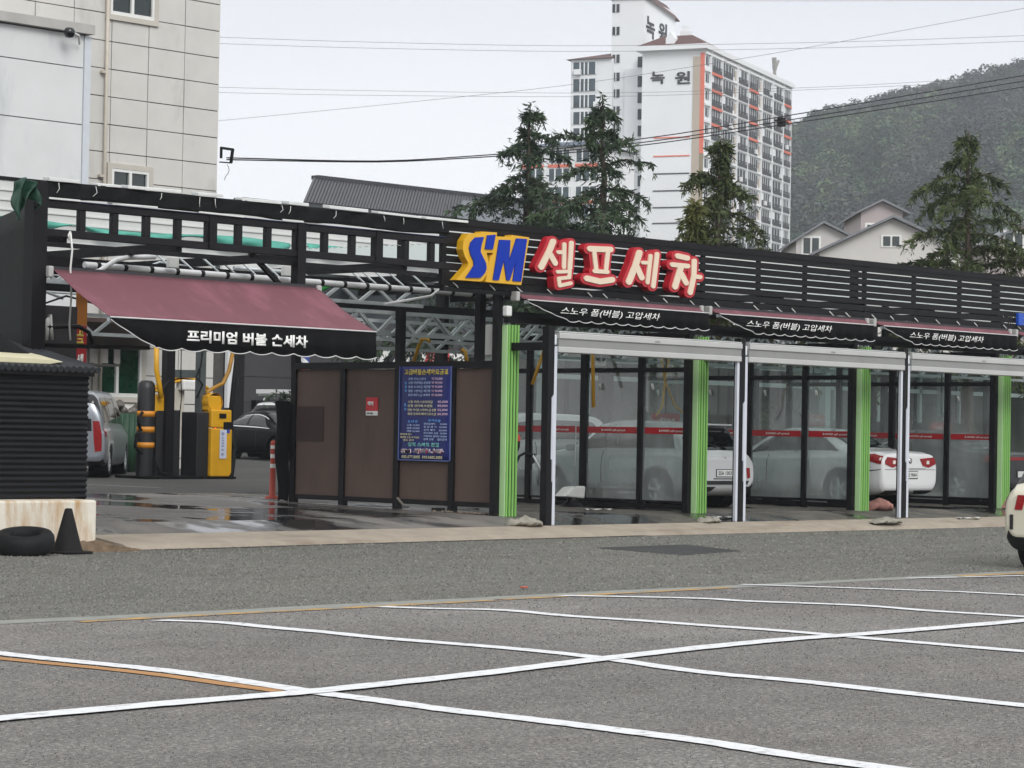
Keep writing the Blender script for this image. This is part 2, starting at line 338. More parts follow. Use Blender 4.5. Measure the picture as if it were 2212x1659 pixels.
# loose stone grit standing proud of the worn surfaces
def grit(name, label, n, y0, y1, c0, c1, seed, dmax):
    rg = np.random.default_rng(seed); pts = []
    while len(pts) < n:
        D = 1/rg.uniform(1/dmax, 1/10.2); s = rg.uniform(-.225, .225)*D
        p = CAM[:2]+FW[:2]*D+RT[:2]*s
        if inpatch(p): continue
        if y0 < p[1] < y1: pts.append((p[0], p[1], D))
    P = np.array(pts); r = P[:, 2]*.00036*rg.uniform(.6, 1.5, n); a = rg.uniform(0, 6.28, n); V_ = []
    for k in range(3):
        rr_ = r*rg.uniform(.8, 1.5, n); V_.append(np.stack([P[:, 0]+rr_*np.cos(a+k*2.094), P[:, 1]+rr_*np.sin(a+k*2.094), np.full(n, .0)], 1))
    V_.append(np.stack([P[:, 0]+r*.3*np.cos(a), P[:, 1]+r*.3*np.sin(a), .004+r*rg.uniform(.5, 1.15, n)], 1))
    V_ = np.stack(V_, 1).reshape(-1, 3); f_ = (np.arange(n)*4)[:, None, None]+np.array([[0, 1, 3], [1, 2, 3], [2, 0, 3]])[None]
    m = bpy.data.materials.new(name); m.use_nodes = True; nd = m.node_tree.nodes; b = nd['Principled BSDF']; b.inputs['Roughness'].default_value = .9
    g = nd.new('ShaderNodeNewGeometry'); q = nd.new('ShaderNodeValToRGB'); q.color_ramp.elements[0].color = hexl(c0); q.color_ramp.elements[1].color = hexl(c1)
    m.node_tree.links.new(g.outputs['Random Per Island'], q.inputs[0]); m.node_tree.links.new(q.outputs[0], b.inputs['Base Color'])
    tag(bigmesh(name, [V_], [f_.reshape(-1, 3)], m), label, 'grit', kind='stuff')
# dark asphalt patch in the lane
grit('car_park_grit', 'grey brown stone grit in the car park surface', 72000, -60, VE-.2, '#2d2c2b', '#97938d', 1, 34)
grit('lane_grit', 'fine grey stone grit in the lane surface', 20000, VE+.2, VK-.2, '#484844', '#84847d', 2, 50)
a, b, c_, d_ = [onz(*q, .004) for q in ((1285, 1183), (1480, 1176), (1605, 1190), (1470, 1199))]
struct(MB().add([a, d_, c_, b], [(0, 1, 2, 3)]), 'asphalt_patch', asphalt('patch_asphalt', '#4a4b4b', '#404142', '#ffffff'))
# apron and kerb
CONC = mat('apron_concrete', '#9b9183', .85, 0, .14, 3, .25, 30, stain=(1.2, (.52, .75), '#7c6f60', (.4, 1.6, 1)))
ap = MB()
N = 90; xs = np.linspace(-8.6, 60, N)
def kerbv(x): return VK-.12*math.exp(-((x+8.6)/3.5)**2)*3+.05*math.sin(x*.5)
for i in range(N-1):
    x0, x1 = xs[i], xs[i+1]; k0, k1 = kerbv(x0), kerbv(x1)
    prof0 = [(x0, k0, -.02), (x0, k0+.03, .045), (x0, k0+.12, .07), (x0, -.93, .155)]
    prof1 = [(x1, k1, -.02), (x1, k1+.03, .045), (x1, k1+.12, .07), (x1, -.93, .155)]
    for j in range(3): ap.add([prof0[j], prof1[j], prof1[j+1], prof0[j+1]], [(0, 1, 2, 3)], True)
ap.add([(-8.6, kerbv(-8.6), -.02), (-8.6, kerbv(-8.6)+.03, .045), (-8.6, kerbv(-8.6)+.12, .07), (-8.6, -.93, .155), (-8.6, -.93, -.02)], [(0, 1, 2, 3, 4)])
struct(ap, 'kerb', CONC)
GUT = mat('gutter_dirt', '#2f2d2a', .9, 0, .3, 4)
ribbon([(x, kerbv(x)-.07) for x in np.linspace(-8.4, 1.5, 14)], .13, .005, 'gutter', GUT, .01, 13)
# old broken kerb stub at the left
kb = MB(); rk_ = random.Random(31); prof = []
for i in range(34):
    x = -10.6+i*(2.1/33); e_ = 1 if i < 27 else max(.25, 1-(i-26)/8); prof.append([(x, -2.02+rk_.uniform(-.04, .05), -.02), (x, -1.97+rk_.uniform(-.05, .06), (.05+rk_.uniform(0, .05))*e_), (x, -1.86+rk_.uniform(-.05, .05), (.10+rk_.uniform(-.03, .03))*e_), (x, -1.6, (.12+rk_.uniform(-.02, .02))*e_), (x, -1.5, -.02)])
for a, b in zip(prof[:-1], prof[1:]):
    for j in range(4): kb.add([a[j], b[j], b[j+1], a[j+1]], [(0, 1, 2, 3)])
kb.add(prof[-1], [(0, 1, 2, 3, 4)]); struct(kb, 'kerb_stub', mat('old_kerb', '#6a5947', .95, 0, .4, 7, .8, 14))
# wash floor: concrete slab rising gently into the yard, wet in places
def wetfloor(name, base, dry, wetness, sc, lo, hi):
    m = bpy.data.materials.new(name); m.use_nodes = True; t = m.node_tree; n = t.nodes; l = t.links.new; b = n['Principled BSDF']
    co = n.new('ShaderNodeTexCoord')
    def ns(s, d, st=(1, 1, 1)):
        q = n.new('ShaderNodeMapping'); q.inputs['Scale'].default_value = st; l(co.outputs['Object'], q.inputs[0])
        a_ = n.new('ShaderNodeTexNoise'); a_.inputs['Scale'].default_value = s; a_.inputs['Detail'].default_value = d; a_.inputs['Roughness'].default_value = .6; l(q.outputs[0], a_.inputs['Vector']); return a_.outputs['Fac']
    def ramp(f, a_, c0, b_, c1):
        r = n.new('ShaderNodeValToRGB'); r.color_ramp.elements[0].position = a_; r.color_ramp.elements[0].color = c0; r.color_ramp.elements[1].position = b_; r.color_ramp.elements[1].color = c1; l(f, r.inputs[0]); return r.outputs[0]
    wet = ramp(ns(sc, 4, (1, .55, 1)), lo, (0, 0, 0, 1), hi, (1, 1, 1, 1))
    dryc = ramp(ns(1.6, 6), .3, hexl(dry), .7, hexl(base)); gritc = ramp(ns(45, 2), .3, (.8, .8, .8, 1), .7, (1.15, 1.15, 1.15, 1))
    x = n.new('ShaderNodeMix'); x.data_type = 'RGBA'; x.blend_type = 'MULTIPLY'; x.inputs[0].default_value = 1; l(dryc, x.inputs[6]); l(gritc, x.inputs[7])
    y = n.new('ShaderNodeMix'); y.data_type = 'RGBA'; l(wet, y.inputs[0]); l(x.outputs[2], y.inputs[6]); y.inputs[7].default_value = hexl(wetness)
    l(y.outputs[2], b.inputs['Base Color'])
    r = n.new('ShaderNodeMapRange'); r.inputs['To Min'].default_value = .75; r.inputs['To Max'].default_value = .09; l(wet, r.inputs['Value']); l(r.outputs[0], b.inputs['Roughness'])
    u = n.new('ShaderNodeBump'); u.inputs['Distance'].default_value = .01; l(ns(22, 3), u.inputs['Height'])
    r2 = n.new('ShaderNodeMapRange'); r2.inputs['To Min'].default_value = .35; r2.inputs['To Max'].default_value = .012; l(wet, r2.inputs['Value']); l(r2.outputs[0], u.inputs['Strength']); l(u.outputs[0], b.inputs['Normal'])
    return m
def floorz(y): return .155+(y+.93)/.93*.109 if y < 0 else gz(y)
fl = MB()
def fstrip(mb, x0, x1, ys):
    for a_, b_ in zip(ys[:-1], ys[1:]): mb.quad((x0, a_, floorz(a_)), (x1, a_, floorz(a_)), (x1, b_, floorz(b_)), (x0, b_, floorz(b_)))
fstrip(fl, -40, -8.7, [-.93, 0, 8.5]); fstrip(fl, -8.7, .0, [-.93, 0, 8.5])
struct(fl, 'entrance_floor', wetfloor('wet_concrete', '#7c7873', '#686460', '#29292a', .55, .43, .56))
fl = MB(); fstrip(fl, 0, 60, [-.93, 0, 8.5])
struct(fl, 'bay_floor', wetfloor('bay_concrete_shaded', '#6b665d', '#45423d', '#201f1e', .7, .46, .58))  # shade around the cars is put into this darker colour, besides the wet patches
fl = MB(); fstrip(fl, -40, 70, [8.5, 70])
struct(fl, 'yard', asphalt('yard_asphalt', '#5b5b59', '#4a4a49', '#ffffff'))
for q0, q1 in (((190, 1048), (350, 1055)), ((520, 1052), (610, 1058))):
    A_, B_ = ong(*q0), ong(*q1); A_[2] += .012; B_[2] += .012
    dd = np.array([0, .12, 0.0015]); struct(MB().add([A_, B_, B_+dd, A_+dd], [(0, 1, 2, 3)]), 'yard_line', LWHT)

# ================================================================== HILL AND FOREST
HD = 900.0
sky_pts = [(900, 700), (1100, 560), (1300, 455), (1500, 350), (1600, 312), (1707, 266), (1760, 246), (1840, 220), (1905, 205), (1990, 188), (2060, 172), (2120, 150), (2212, 128), (2500, 70), (2900, 20), (3400, 10)]
hx = np.array([p[0] for p in sky_pts], float); hy = np.array([p[1] for p in sky_pts], float)
def vnoise(x, y, seed=0):
    """smooth value noise"""
    xi, yi = np.floor(x).astype(int), np.floor(y).astype(int); fx, fy = x-xi, y-yi; fx = fx*fx*(3-2*fx); fy = fy*fy*(3-2*fy)
    def hsh(a_, b_): return ((np.sin(a_*127.1+b_*311.7+seed*17.3)*43758.5453) % 1.0)
    return (hsh(xi, yi)*(1-fx)+hsh(xi+1, yi)*fx)*(1-fy)+(hsh(xi, yi+1)*(1-fx)+hsh(xi+1, yi+1)*fx)*fy
def hillpt(px, t):
    """t = 0 foot of the slope, 1 the ridge, >1 down the far side"""
    ytop = np.interp(px, hx, hy); R_ = ond(px, ytop, HD)
    base = ond(px, 900, 430); f = min(t, 1.0)
    xy = base[:2]+(R_[:2]-base[:2])*t
    prof = f**.92
    z = -2+(R_[2]-8.2+2)*prof-max(0, t-1)*R_[2]*.9
    z += 7*(float(vnoise(np.array(px/70.), np.array(t*7.), 3))-.5)*min(1, 6*(1-f))*(1 if t < 1 else 0)
    return np.array([xy[0], xy[1], z])
hm = MB(); NU, NV = 90, 46
hm.sheet(lambda u, v: hillpt(880+u*2500, v*1.35), NU, NV)
struct(hm, 'hill', mat('hill_soil', '#4a4842', .95, 0, .35, .03))
# winter woodland: many small crowns standing on the slope (one mass)
def crownmesh(rg, n, r, h):
    vs = []; fs = []
    for i in range(n):
        th = rg.uniform(0, 2*math.pi); ph = rg.uniform(-.5, 1.5); rr = r*rg.uniform(.45, 1.0)
        c0 = np.array([rr*math.cos(th)*math.cos(ph*.8), rr*math.sin(th)*math.cos(ph*.8), h*.62+h*.42*math.sin(ph)*rg.uniform(.7, 1.05)])
        s_ = r*rg.uniform(.10, .19); nr = c0-np.array([0, 0, h*.45])+np.array([rg.gauss(0, .7), rg.gauss(0, .7), rg.gauss(0, .7)])*r*.8; nr /= np.linalg.norm(nr)
        a_ = np.cross(nr, np.array([rg.gauss(0, 1), rg.gauss(0, 1), rg.gauss(0, 1)])); a_ /= np.linalg.norm(a_); b_ = np.cross(nr, a_)
        o = len(vs); vs += [c0+a_*s_, c0+b_*s_*.8, c0-a_*s_*.9, c0-b_*s_*.7]; fs.append((o, o+1, o+2, o+3))
    return np.array(vs), np.array(fs)
rg = random.Random(5); protos = [crownmesh(rg, 84, rg.uniform(2.6, 3.9), rg.uniform(6, 8.5)) for _ in range(8)]
VV = [[], []]; FF = [[], []]; TT = [[], []]; off = [0, 0]
for i in range(6200):
    px = rg.uniform(1400, 2420); t = 1-(rg.random()**1.15)*.97
    if rg.random() < .14: t = rg.uniform(.975, 1.01)
    p = hillpt(px, t); V_, f_ = protos[rg.randrange(8)]; s_ = rg.uniform(.7, 1.35); an = rg.uniform(0, 6.28)
    g = float(vnoise(np.array(px/110.), np.array(t*5.), 9)); k = 1 if (g+rg.uniform(-.25, .25) > (.55 if t > .4 else .30)) else 0
    ca, sa = math.cos(an), math.sin(an); Rm = np.array([[ca, -sa, 0], [sa, ca, 0], [0, 0, 1.0]])
    VV[k].append((V_*s_)@Rm.T+p-np.array([0, 0, 1.0])); FF[k].append(f_+off[k]); TT[k].append(np.full(len(V_), min(1, max(0, .5+.45*(2*float(vnoise(np.array(px/45.), np.array(t*12.), 4))-1)+rg.gauss(0, .3))))); off[k] += len(V_)
def leafmat(name, c0, c1, sc=.8, trans=.25):
    m = bpy.data.materials.new(name); m.use_nodes = True; t = m.node_tree; n = t.nodes; l = t.links.new; b = n['Principled BSDF']
    b.inputs['Roughness'].default_value = .65; b.inputs['Specular IOR Level'].default_value = .25
    co = n.new('ShaderNodeTexCoord'); a_ = n.new('ShaderNodeTexNoise'); a_.inputs['Scale'].default_value = sc; a_.inputs['Detail'].default_value = 5; l(co.outputs['Object'], a_.inputs['Vector'])
    r = n.new('ShaderNodeValToRGB'); r.color_ramp.elements[0].position = .33; r.color_ramp.elements[1].position = .67; r.color_ramp.elements[0].color = hexl(c0); r.color_ramp.elements[1].color = hexl(c1)
    l(a_.outputs['Fac'], r.inputs[0]); l(r.outputs[0], b.inputs['Base Color'])
    return m
def treemat(name, *cols):
    m = bpy.data.materials.new(name); m.use_nodes = True; n = m.node_tree.nodes; b = n['Principled BSDF']; b.inputs['Roughness'].default_value = .9; b.inputs['Specular IOR Level'].default_value = .1
    a_ = n.new('ShaderNodeAttribute'); a_.attribute_name = 'tone'; r = n.new('ShaderNodeValToRGB'); r.color_ramp.elements[0].color = hexl(cols[0]); r.color_ramp.elements[1].color = hexl(cols[-1])
    for i, c in enumerate(cols[1:-1]): e = r.color_ramp.elements.new((i+1)/(len(cols)-1)); e.color = hexl(c)
    m.node_tree.links.new(a_.outputs['Fac'], r.inputs[0]); m.node_tree.links.new(r.outputs[0], b.inputs['Base Color']); return m
def woods(name, k, m):
    o = bigmesh(name, VV[k], FF[k], m); at_ = o.data.attributes.new('tone', 'FLOAT', 'POINT'); at_.data.foreach_set('value', np.concatenate(TT[k]).astype(np.float32)); return o
tag(woods('bare_woodland', 0, treemat('bare_twigs', '#262e30', '#343c3d', '#434746', '#555752')), 'grey brown leafless winter woodland covering the hillside', 'woodland', kind='stuff')
tag(woods('pine_woodland', 1, treemat('pine_green', '#1a2a24', '#2a3e35', '#42553f', '#596a4c')), 'dull green pines mixed among the bare trees on the hillside', 'woodland', kind='stuff')

# ================================================================== CONIFERS
def conifer(base, H, apex_lean, spread, seed, label, c0, c1, zmin=1.0, dens=1.0):
    rg = random.Random(seed); t = thing('cedar_tree', label, 'tree', base, group='cedars behind the wash bays')
    base = np.array(base, float); lean = np.array(apex_lean)
    def trunk(f): return base+np.array([lean[0]*f*f, lean[1]*f*f, H*f])
    MB().tube([trunk(i/14)+np.array([rg.uniform(-.03, .03), rg.uniform(-.03, .03), 0]) for i in range(15)], [.19*(1-i/14)**.8+.015 for i in range(15)], 8).build('trunk', mat('cedar_bark', '#4a4038', .9, 0, .3, 6, .5, 20), t)
    lim = MB(); V_ = []; F_l = []
    def needles(c0_, d, ln, n, r):
        for _ in range(n):
            q = c0_+d*rg.uniform(0, ln)
            a_ = d*rg.uniform(.2, 1.1)+np.array([rg.gauss(0, .55), rg.gauss(0, .55), rg.gauss(-.28, .45)]); a_ /= np.linalg.norm(a_)
            b_ = np.cross(a_, np.array([rg.gauss(0, 1), rg.gauss(0, 1), rg.gauss(0, 1)])); b_ /= np.linalg.norm(b_)+1e-6
            s_ = r*rg.uniform(.6, 1.4); w_ = s_*rg.uniform(.07, .15); o = len(V_)
            V_.extend([q-b_*w_*.5, q+a_*s_*.5-b_*w_, q+a_*s_, q+a_*s_*.5+b_*w_]); F_l.append((o, o+1, o+2, o+3))
    f = zmin/H; ang = rg.uniform(0, 6)
    while f < .985:
        nb = 2 if f > .86 else 3
        for b in range(nb):
            ang += 2.4+rg.uniform(-.5, .5)
            R_ = spread*1.2*((1-f)**1.05+.012)*rg.uniform(.55, 1.35)
            if rg.random() < .12: R_ *= 1.25
            p = trunk(f+rg.uniform(-.008, .008)); d = np.array([math.cos(ang), math.sin(ang), 0])
            rise = rg.uniform(.12, .62)+.25*(f > .8); pts = []; n = max(4, int(R_/.28))
            for i in range(n+1):
                u = i/n; pts.append(p+d*R_*u+np.array([0, 0, R_*(rise*u-.62*u*u*rg.uniform(.9, 1.1))])+np.array([rg.gauss(0, .02), rg.gauss(0, .02), 0]))
            lim.tube(pts, [max(.035*(1-f)*(1-i/n)+.008, .007) for i in range(n+1)], 4, False)
            for i in range(1, n+1):
                dd = pts[i]-pts[i-1]; L_ = np.linalg.norm(dd); dd /= L_; u = i/n
                needles(pts[i-1], dd, L_, int(24*dens), .19)
                for sgn in (-1, 1):      # side twigs fan out and hang
                    if rg.random() < .12: continue
                    sd = np.array([-d[1], d[0], 0])*sgn*rg.uniform(.5, 1.0)+dd*rg.uniform(.4, .9)+np.array([0, 0, rg.uniform(-.8, .12)])
                    sd /= np.linalg.norm(sd); tl = R_*.23*(1-.6*u)*rg.uniform(.5, 1.25)+.10
                    lim.tube([pts[i], pts[i]+sd*tl*.6, pts[i]+sd*tl+np.array([0, 0, -tl*.22])], [.009, .006, .003], 3, False)
                    needles(pts[i], sd, tl, int((12+tl*38)*dens), .17)
                    q = pts[i]+sd*tl*.7; needles(q, np.array([sd[0]*.4, sd[1]*.4, -1.0]), .2+.15*rg.random(), int(9*dens), .15)
        f += (.035+.028*(1-f))*rg.uniform(.7, 1.35)
    for i in range(260):      # short shoots close to the stem
        f_ = 1-(i/260)**.8*(1-zmin/H)*.9; needles(trunk(f_), np.array([rg.gauss(0, 1), rg.gauss(0, 1), .2])*.7, .12+spread*.16*(1-f_)*2, 7, .17)
    lim.build('limbs', MATS['cedar_bark'], t)
    o = bigmesh('crown', [np.array(V_)-base], [np.array(F_l)], leafmat('needles_%d' % seed, c0, c1, 1.3)); o.parent = t
    return t
def treeat(px, py, D):
    p = ond(px, py, D); return p
for px, py, D, sp, sd, lab, c0, c1, ln in (
        (1147, 222, 66, 5.4, 11, 'dark cedar left of the apartment tower, its tip against open sky', '#24332a', '#45573f', (.1, -.1)),
        (1301, 204, 62, 5.0, 12, 'tallest dark cedar standing right in front of the apartment tower', '#263629', '#485a40', (-.1, .1)),
        (1558, 300, 60, 3.7, 16, 'yellowish green cedar below the orange stripe of the apartment block', '#2f3b22', '#56603a', (.12, 0)),
        (2090, 285, 64, 6.0, 14, 'olive cedar on the right before the grey gabled houses and hill', '#2e3a21', '#546038', (0, .12))):
    p = treeat(px, py, D); z0 = gz(p[1]); conifer((p[0]-ln[0], p[1]-ln[1], z0), p[2]-z0, ln, sp, sd, lab, c0, c1, 3.2, 1.0)
# low cedar beside the third one
p = treeat(1502, 430, 56); conifer((p[0], p[1], gz(p[1])), p[2]-gz(p[1]), (.05, .05), 1.5, 21, 'small thin cedar with a bent tip left of the yellowish cedar', '#39431f', '#66683a', 3.2, .9)
# ================================================================== TILED BUILDING (left, across the yard)
DV = 22.0
def bx(px, py, v=DV): return ony(px, py, v)
STONE = mat('stone_tile', '#c5c3be', .8, 0, .06, 1.4, .08, 30, stain=(.55, (.55, .8), '#96908a', (1, 1, .35)))
JOINT = mat('tile_joint', '#64625f', .9, 0, .2, 3)
XR = 11.9; zb = gz(DV)
tb = thing('tiled_building', 'grey stone tiled building with dark joints at left of picture', 'building', (0, DV, zb))
core = MB(); core.box((-12, DV+.03, zb), (XR-.01, DV+16, 16)); core.build('wall_core', JOINT, tb)
# windows first (openings left in the tiling)
u0, u1 = bx(240, 20)[0], bx(322, 20)[0]
wins = [(8.52, 9.78, 11.48, 13.1), (8.66, 9.72, 6.25, 7.72), (4.6, 6.7, 2.2, 3.9), (8.35, 9.62, 2.28, 3.95)]
def winunit(x0, x1, z0, z1, y, par, mullions=(.5,), deep=.0, fr=None, pane=None, nm='window'):
    f = MB(); w_ = .07; fr = fr or WHT
    f.box((x0, y-.04, z0), (x0+w_, y+.05, z1)); f.box((x1-w_, y-.04, z0), (x1, y+.05, z1)); f.box((x0+w_, y-.04, z1-w_), (x1-w_, y+.05, z1)); f.box((x0+w_, y-.04, z0), (x1-w_, y+.05, z0+w_*1.3))
    for k in mullions: f.box((x0+(x1-x0)*k-.04, y-.045, z0+w_*1.3), (x0+(x1-x0)*k+.04, y+.05, z1-w_))
    o = f.build(nm, fr, par); g = MB(); g.quad((x0+.02, y+.02, z0+.02), (x1-.02, y+.02, z0+.02), (x1-.02, y+.02, z1-.02), (x0+.02, y+.02, z1-.02)); g.build('pane', pane or MATS['win_glass'], o); return o
mat('win_glass', '#1d2a2a', .05, 0, .45, 1.2, spec=.7); mat('win_green', '#123324', .08, 0, .4, 2.2, spec=.6)
tw, th = 1.11, .668; x = XR; cols = [XR]
while x > -12: x -= tw; cols.append(x)
cols = cols[::-1]; zt = 16.0; rows = []; z = 10.8+th*7
while z > zb: rows.append(z); z -= th
tl_ = MB(); G = .012
def clear(x0, x1, z0, z1):
    for a, b, c, d in wins:
        if x0 < b+.16 and x1 > a-.16 and z0 < d+.16 and z1 > c-.16: return (a-.16, b+.16, c-.16, d+.16)
for i in range(len(cols)-1):
    for r_ in rows:
        x0, x1, z0, z1 = cols[i]+G, cols[i+1]-G, max(r_-th+G, zb), r_-G
        h = clear(x0, x1, z0, z1); y1 = DV+.03; y0 = DV-.004*((i*7+int(r_*10)) % 3)
        if not h: tl_.box((x0, y0, z0), (x1, y1, z1)); continue
        if x0 < h[0]: tl_.box((x0, y0, z0), (min(h[0], x1), y1, z1))
        if x1 > h[1]: tl_.box((max(h[1], x0), y0, z0), (x1, y1, z1))
        xa, xb = max(x0, h[0]), min(x1, h[1])
        if xb > xa:
            if z0 < h[2]: tl_.box((xa, y0, z0), (xb, y1, min(h[2], z1)))
            if z1 > h[3]: tl_.box((xa, y0, max(h[3], z0)), (xb, y1, z1))
for r_ in rows:       # the return wall on the right-hand end
    for k in range(14): tl_.box((XR-.01, DV+.03+k*tw+G, max(r_-th+G, zb)), (XR+.02, DV+.03+(k+1)*tw-G, r_-G))
tl_.build('wall', STONE, tb)
for k, (a, b, c, d) in enumerate(wins):
    s = MB(); s.box((a-.155, DV-.07, c-.155), (b+.155, DV+.08, c-.03)); s.box((a-.155, DV-.05, d+.03), (b+.155, DV+.08, d+.155)); s.box((a-.155, DV-.05, c-.03), (a-.03, DV+.08, d+.03)); s.box((b+.03, DV-.05, c-.03), (b+.155, DV+.08, d+.03))
    s.build('window_surround', mat('pale_render', '#b9b4aa', .8, 0, .06, 2), tb)
    winunit(a-.03, b+.03, c-.03, d+.03, DV+.0, tb, (.5,) if k < 2 else (.33, .67) if k == 2 else (.45,), pane=MATS['win_green'] if k >= 2 else None)
sl_ = MB(); sl_.box((4.0, DV-.12, 1.9), (10.05, DV, 2.02)); sl_.build('sill_band', WHT, tb)
p_ = bx(222, 300); px_ = p_[0]; pp = MB(); pp.tube([(px_, DV-.1, zb+.3), (px_, DV-.1, 15)], .045, 8)
for zz in (7.5, 10.0, 12.2): pp.box((px_-.14, DV-.13, zz), (px_-.03, DV-.0, zz+.06))
pp.build('drain_pipe', mat('beige_pipe', '#b9b1a4', .5), tb)
# ground-floor shop awnings on the tiled building
ca = MB(); A = bx(175, 742, 20.6); B = bx(310, 752, 20.6); ca.box((5.2, 20.4, 3.95), (9.7, DV-.08, 4.05)); ca.prism([(5.2, 20.4, 3.95), (5.2, DV-.08, 3.95), (5.2, DV-.08, 3.45)], (4.5, 0, 0))
ca.build('door_canopy', mat('brown_canopy', '#3b2a25', .6, 0, .2, 3), tb)
ca = MB(); ca.box((5.6, 20.9, 2.95), (8.2, DV-.08, 3.0)); ca.build('shelf_canopy', mat('dark_metal', '#35322f', .6), tb)
cs = MB()
for k in range(7): cs.box((6.6+k*.36, DV-.11, 3.05), (6.78+k*.36, DV-.085, 3.42+.12*(k % 3)))
cs.build('notice_card', mat('card', '#b4b2ae', .7, 0, .3, 3), tb)

# pale annex in front of the left part
ANX = mat('pale_panel', '#cfd1d1', .6, 0, .05, 1.0, stain=(.7, (.55, .85), '#9fa4a8', (1, 1, .3)))
an = thing('pale_annex', 'pale blue grey panel clad annex with horizontal grooves at upper left', 'building', (0, 20.9, gz(21)))
AR = bx(181, 300, 20.9)[0]; zt = bx(100, 60, 20.9)[2]; ax = MB()
gro = [zt-.04, bx(60, 130, 20.9)[2], bx(60, 255, 20.9)[2], 6.62, 6.38, 6.14, 5.9, 5.66, 5.42, 5.18, 4.6, 3.6, gz(21)]
for a, b in zip(gro[:-1], gro[1:]): ax.box((-14, 20.9, b+.012), (AR-.06, 20.96, a-.012))
ax.build('wall', ANX, an)
MB().box((-14, 20.96, gz(21)), (AR, DV-.06, zt-.02)).build('wall_core', JOINT, an)
MB().box((AR-.05, 20.86, gz(21)), (AR+.13, DV-.07, zt-.06)).build('corner_trim', mat('pale_trim', '#c3c9cf', .5, 0, .05), an)
MB().box((-14, 20.72, zt-.02), (AR+.13, DV-.07, zt+.2)).build('coping', mat('coping', '#a8a6a2', .8, 0, .1, 2), an)
# camera on the annex coping
c0 = ony(150, 70, 20.5); cm = thing('security_camera', 'black dome security camera on an arm above the pale annex', 'camera', c0)
MB().lathe([(.001, -.13), (.09, -.11), (.13, -.03), (.13, .04), (.09, .1), (.001, .12)], c0, 2, 16).build('dome', DKGL, cm)
MB().tube([c0+np.array([.05, 0, .02]), c0+np.array([.32, .08, -.02]), c0+np.array([.5, .3, -.18])], .025, 8).build('arm', WHT, cm)
# white lapped siding band hung at the back of the bays (seen through the truss and slats)
SID = mat('white_siding', '#c9cac8', .6, 0, .06, 1.2)
sb = thing('siding_wall', 'white lapped siding strip along the back of the wash yard roof', 'wall', (0, 7.6, 4.2))
m_ = MB()
for k in range(7):
    z0 = 4.42+k*.16; m_.add([(-13, 7.6, z0), (30, 7.6, z0), (30, 7.6, z0+.157), (-13, 7.6, z0+.157), (-13, 7.66, z0), (30, 7.66, z0), (30, 7.63, z0+.157), (-13, 7.63, z0+.157)],
                            [(0, 1, 2, 3), (0, 4, 5, 1), (4, 7, 6, 5), (3, 2, 6, 7), (0, 3, 7, 4), (1, 5, 6, 2)])
    m_.box((-13, 7.575, z0-.012), (30, 7.6, z0+.012))
m_.build('cladding', SID, sb)
MB().box((-13, 7.58, 5.54), (30, 7.68, 5.60)).build('cap_rail', BLK, sb)
for k in (0, 4, 5, 6, 7, 8, 9):
    MB().box((-12.9+k*4.7, 7.7, gz(7.7)), (-12.78+k*4.7, 7.82, 5.5)).build('support_post', BLK, sb)
def drape(name, x0, x1, y, ztop, hgt, m, seed, label, amp=.06, low=1.1, group='tarps bundled under the yard roof'):
    rg = random.Random(seed); ph = [rg.uniform(0, 6) for _ in range(5)]
    def fn(u, v):
        x = x0+(x1-x0)*u; n = math.sin(u*(x1-x0)*2.3+ph[0])+.6*math.sin(u*(x1-x0)*5.1+ph[1])
        h = hgt*(1+low*.5*n); z = ztop-h*v+.04*math.sin(u*9+ph[2])*(1-v); yy = y+amp*math.sin(u*(x1-x0)*7+ph[3]+v*1.5)*(.3+v)-.05*math.sin(v*math.pi)
        return (x, yy, z)
    return solo(MB().sheet(fn, max(12, int((x1-x0)*9)), 6), name, m, label, 'tarp', group, solid=.006)
drape('turquoise_tarp', -12.5, -5.4, 7.4, 4.90, .12, TURQ, 1, 'turquoise tarp bundled below the white siding on the left bay')
drape('turquoise_tarp', -5.2, 1.8, 7.4, 4.89, .13, TURQ, 2, 'turquoise tarp bundled below the white siding beside the lettering')
drape('turquoise_tarp', 2.2, 24, 7.4, 4.89, .12, TURQ, 3, 'turquoise tarp bundled behind the slatted screen')
GRN2 = mat('bright_green_tarp', '#3fae58', .55, 0, .15, 3)
drape('green_tarp', -3.6, -1.2, 5.9, 4.12, .14, GRN2, 4, 'bright green tarp roll left of the blue lettering', .04)
drape('green_tarp', -.9, 2.3, 6.0, 4.16, .17, GRN2, 5, 'longer bright green tarp roll under the truss near the lettering', .04)

# bracket with cable hook on the building corner
b0 = ony(474, 350, DV+.2); bk = solo(MB().bar(b0, b0+np.array([.32, -.1, 0]), .03).bar(b0+np.array([.02, 0, .36]), b0+np.array([.36, -.1, .34]), .06).bar(b0+np.array([.3, -.09, 0]), b0+np.array([.34, -.1, .36]), .06).bar(b0+np.array([.05, 0, .1]), b0+np.array([.05, 0, .38]), .05).tube([b0+np.array([.2, -.06, -.05])+np.array([.10*math.sin(k*.6)*.7, 0, -.05*k]) for k in range(9)], .008, 5), 'wall_bracket', BLK, 'small black cable bracket on the right corner of the tiled building', 'bracket')

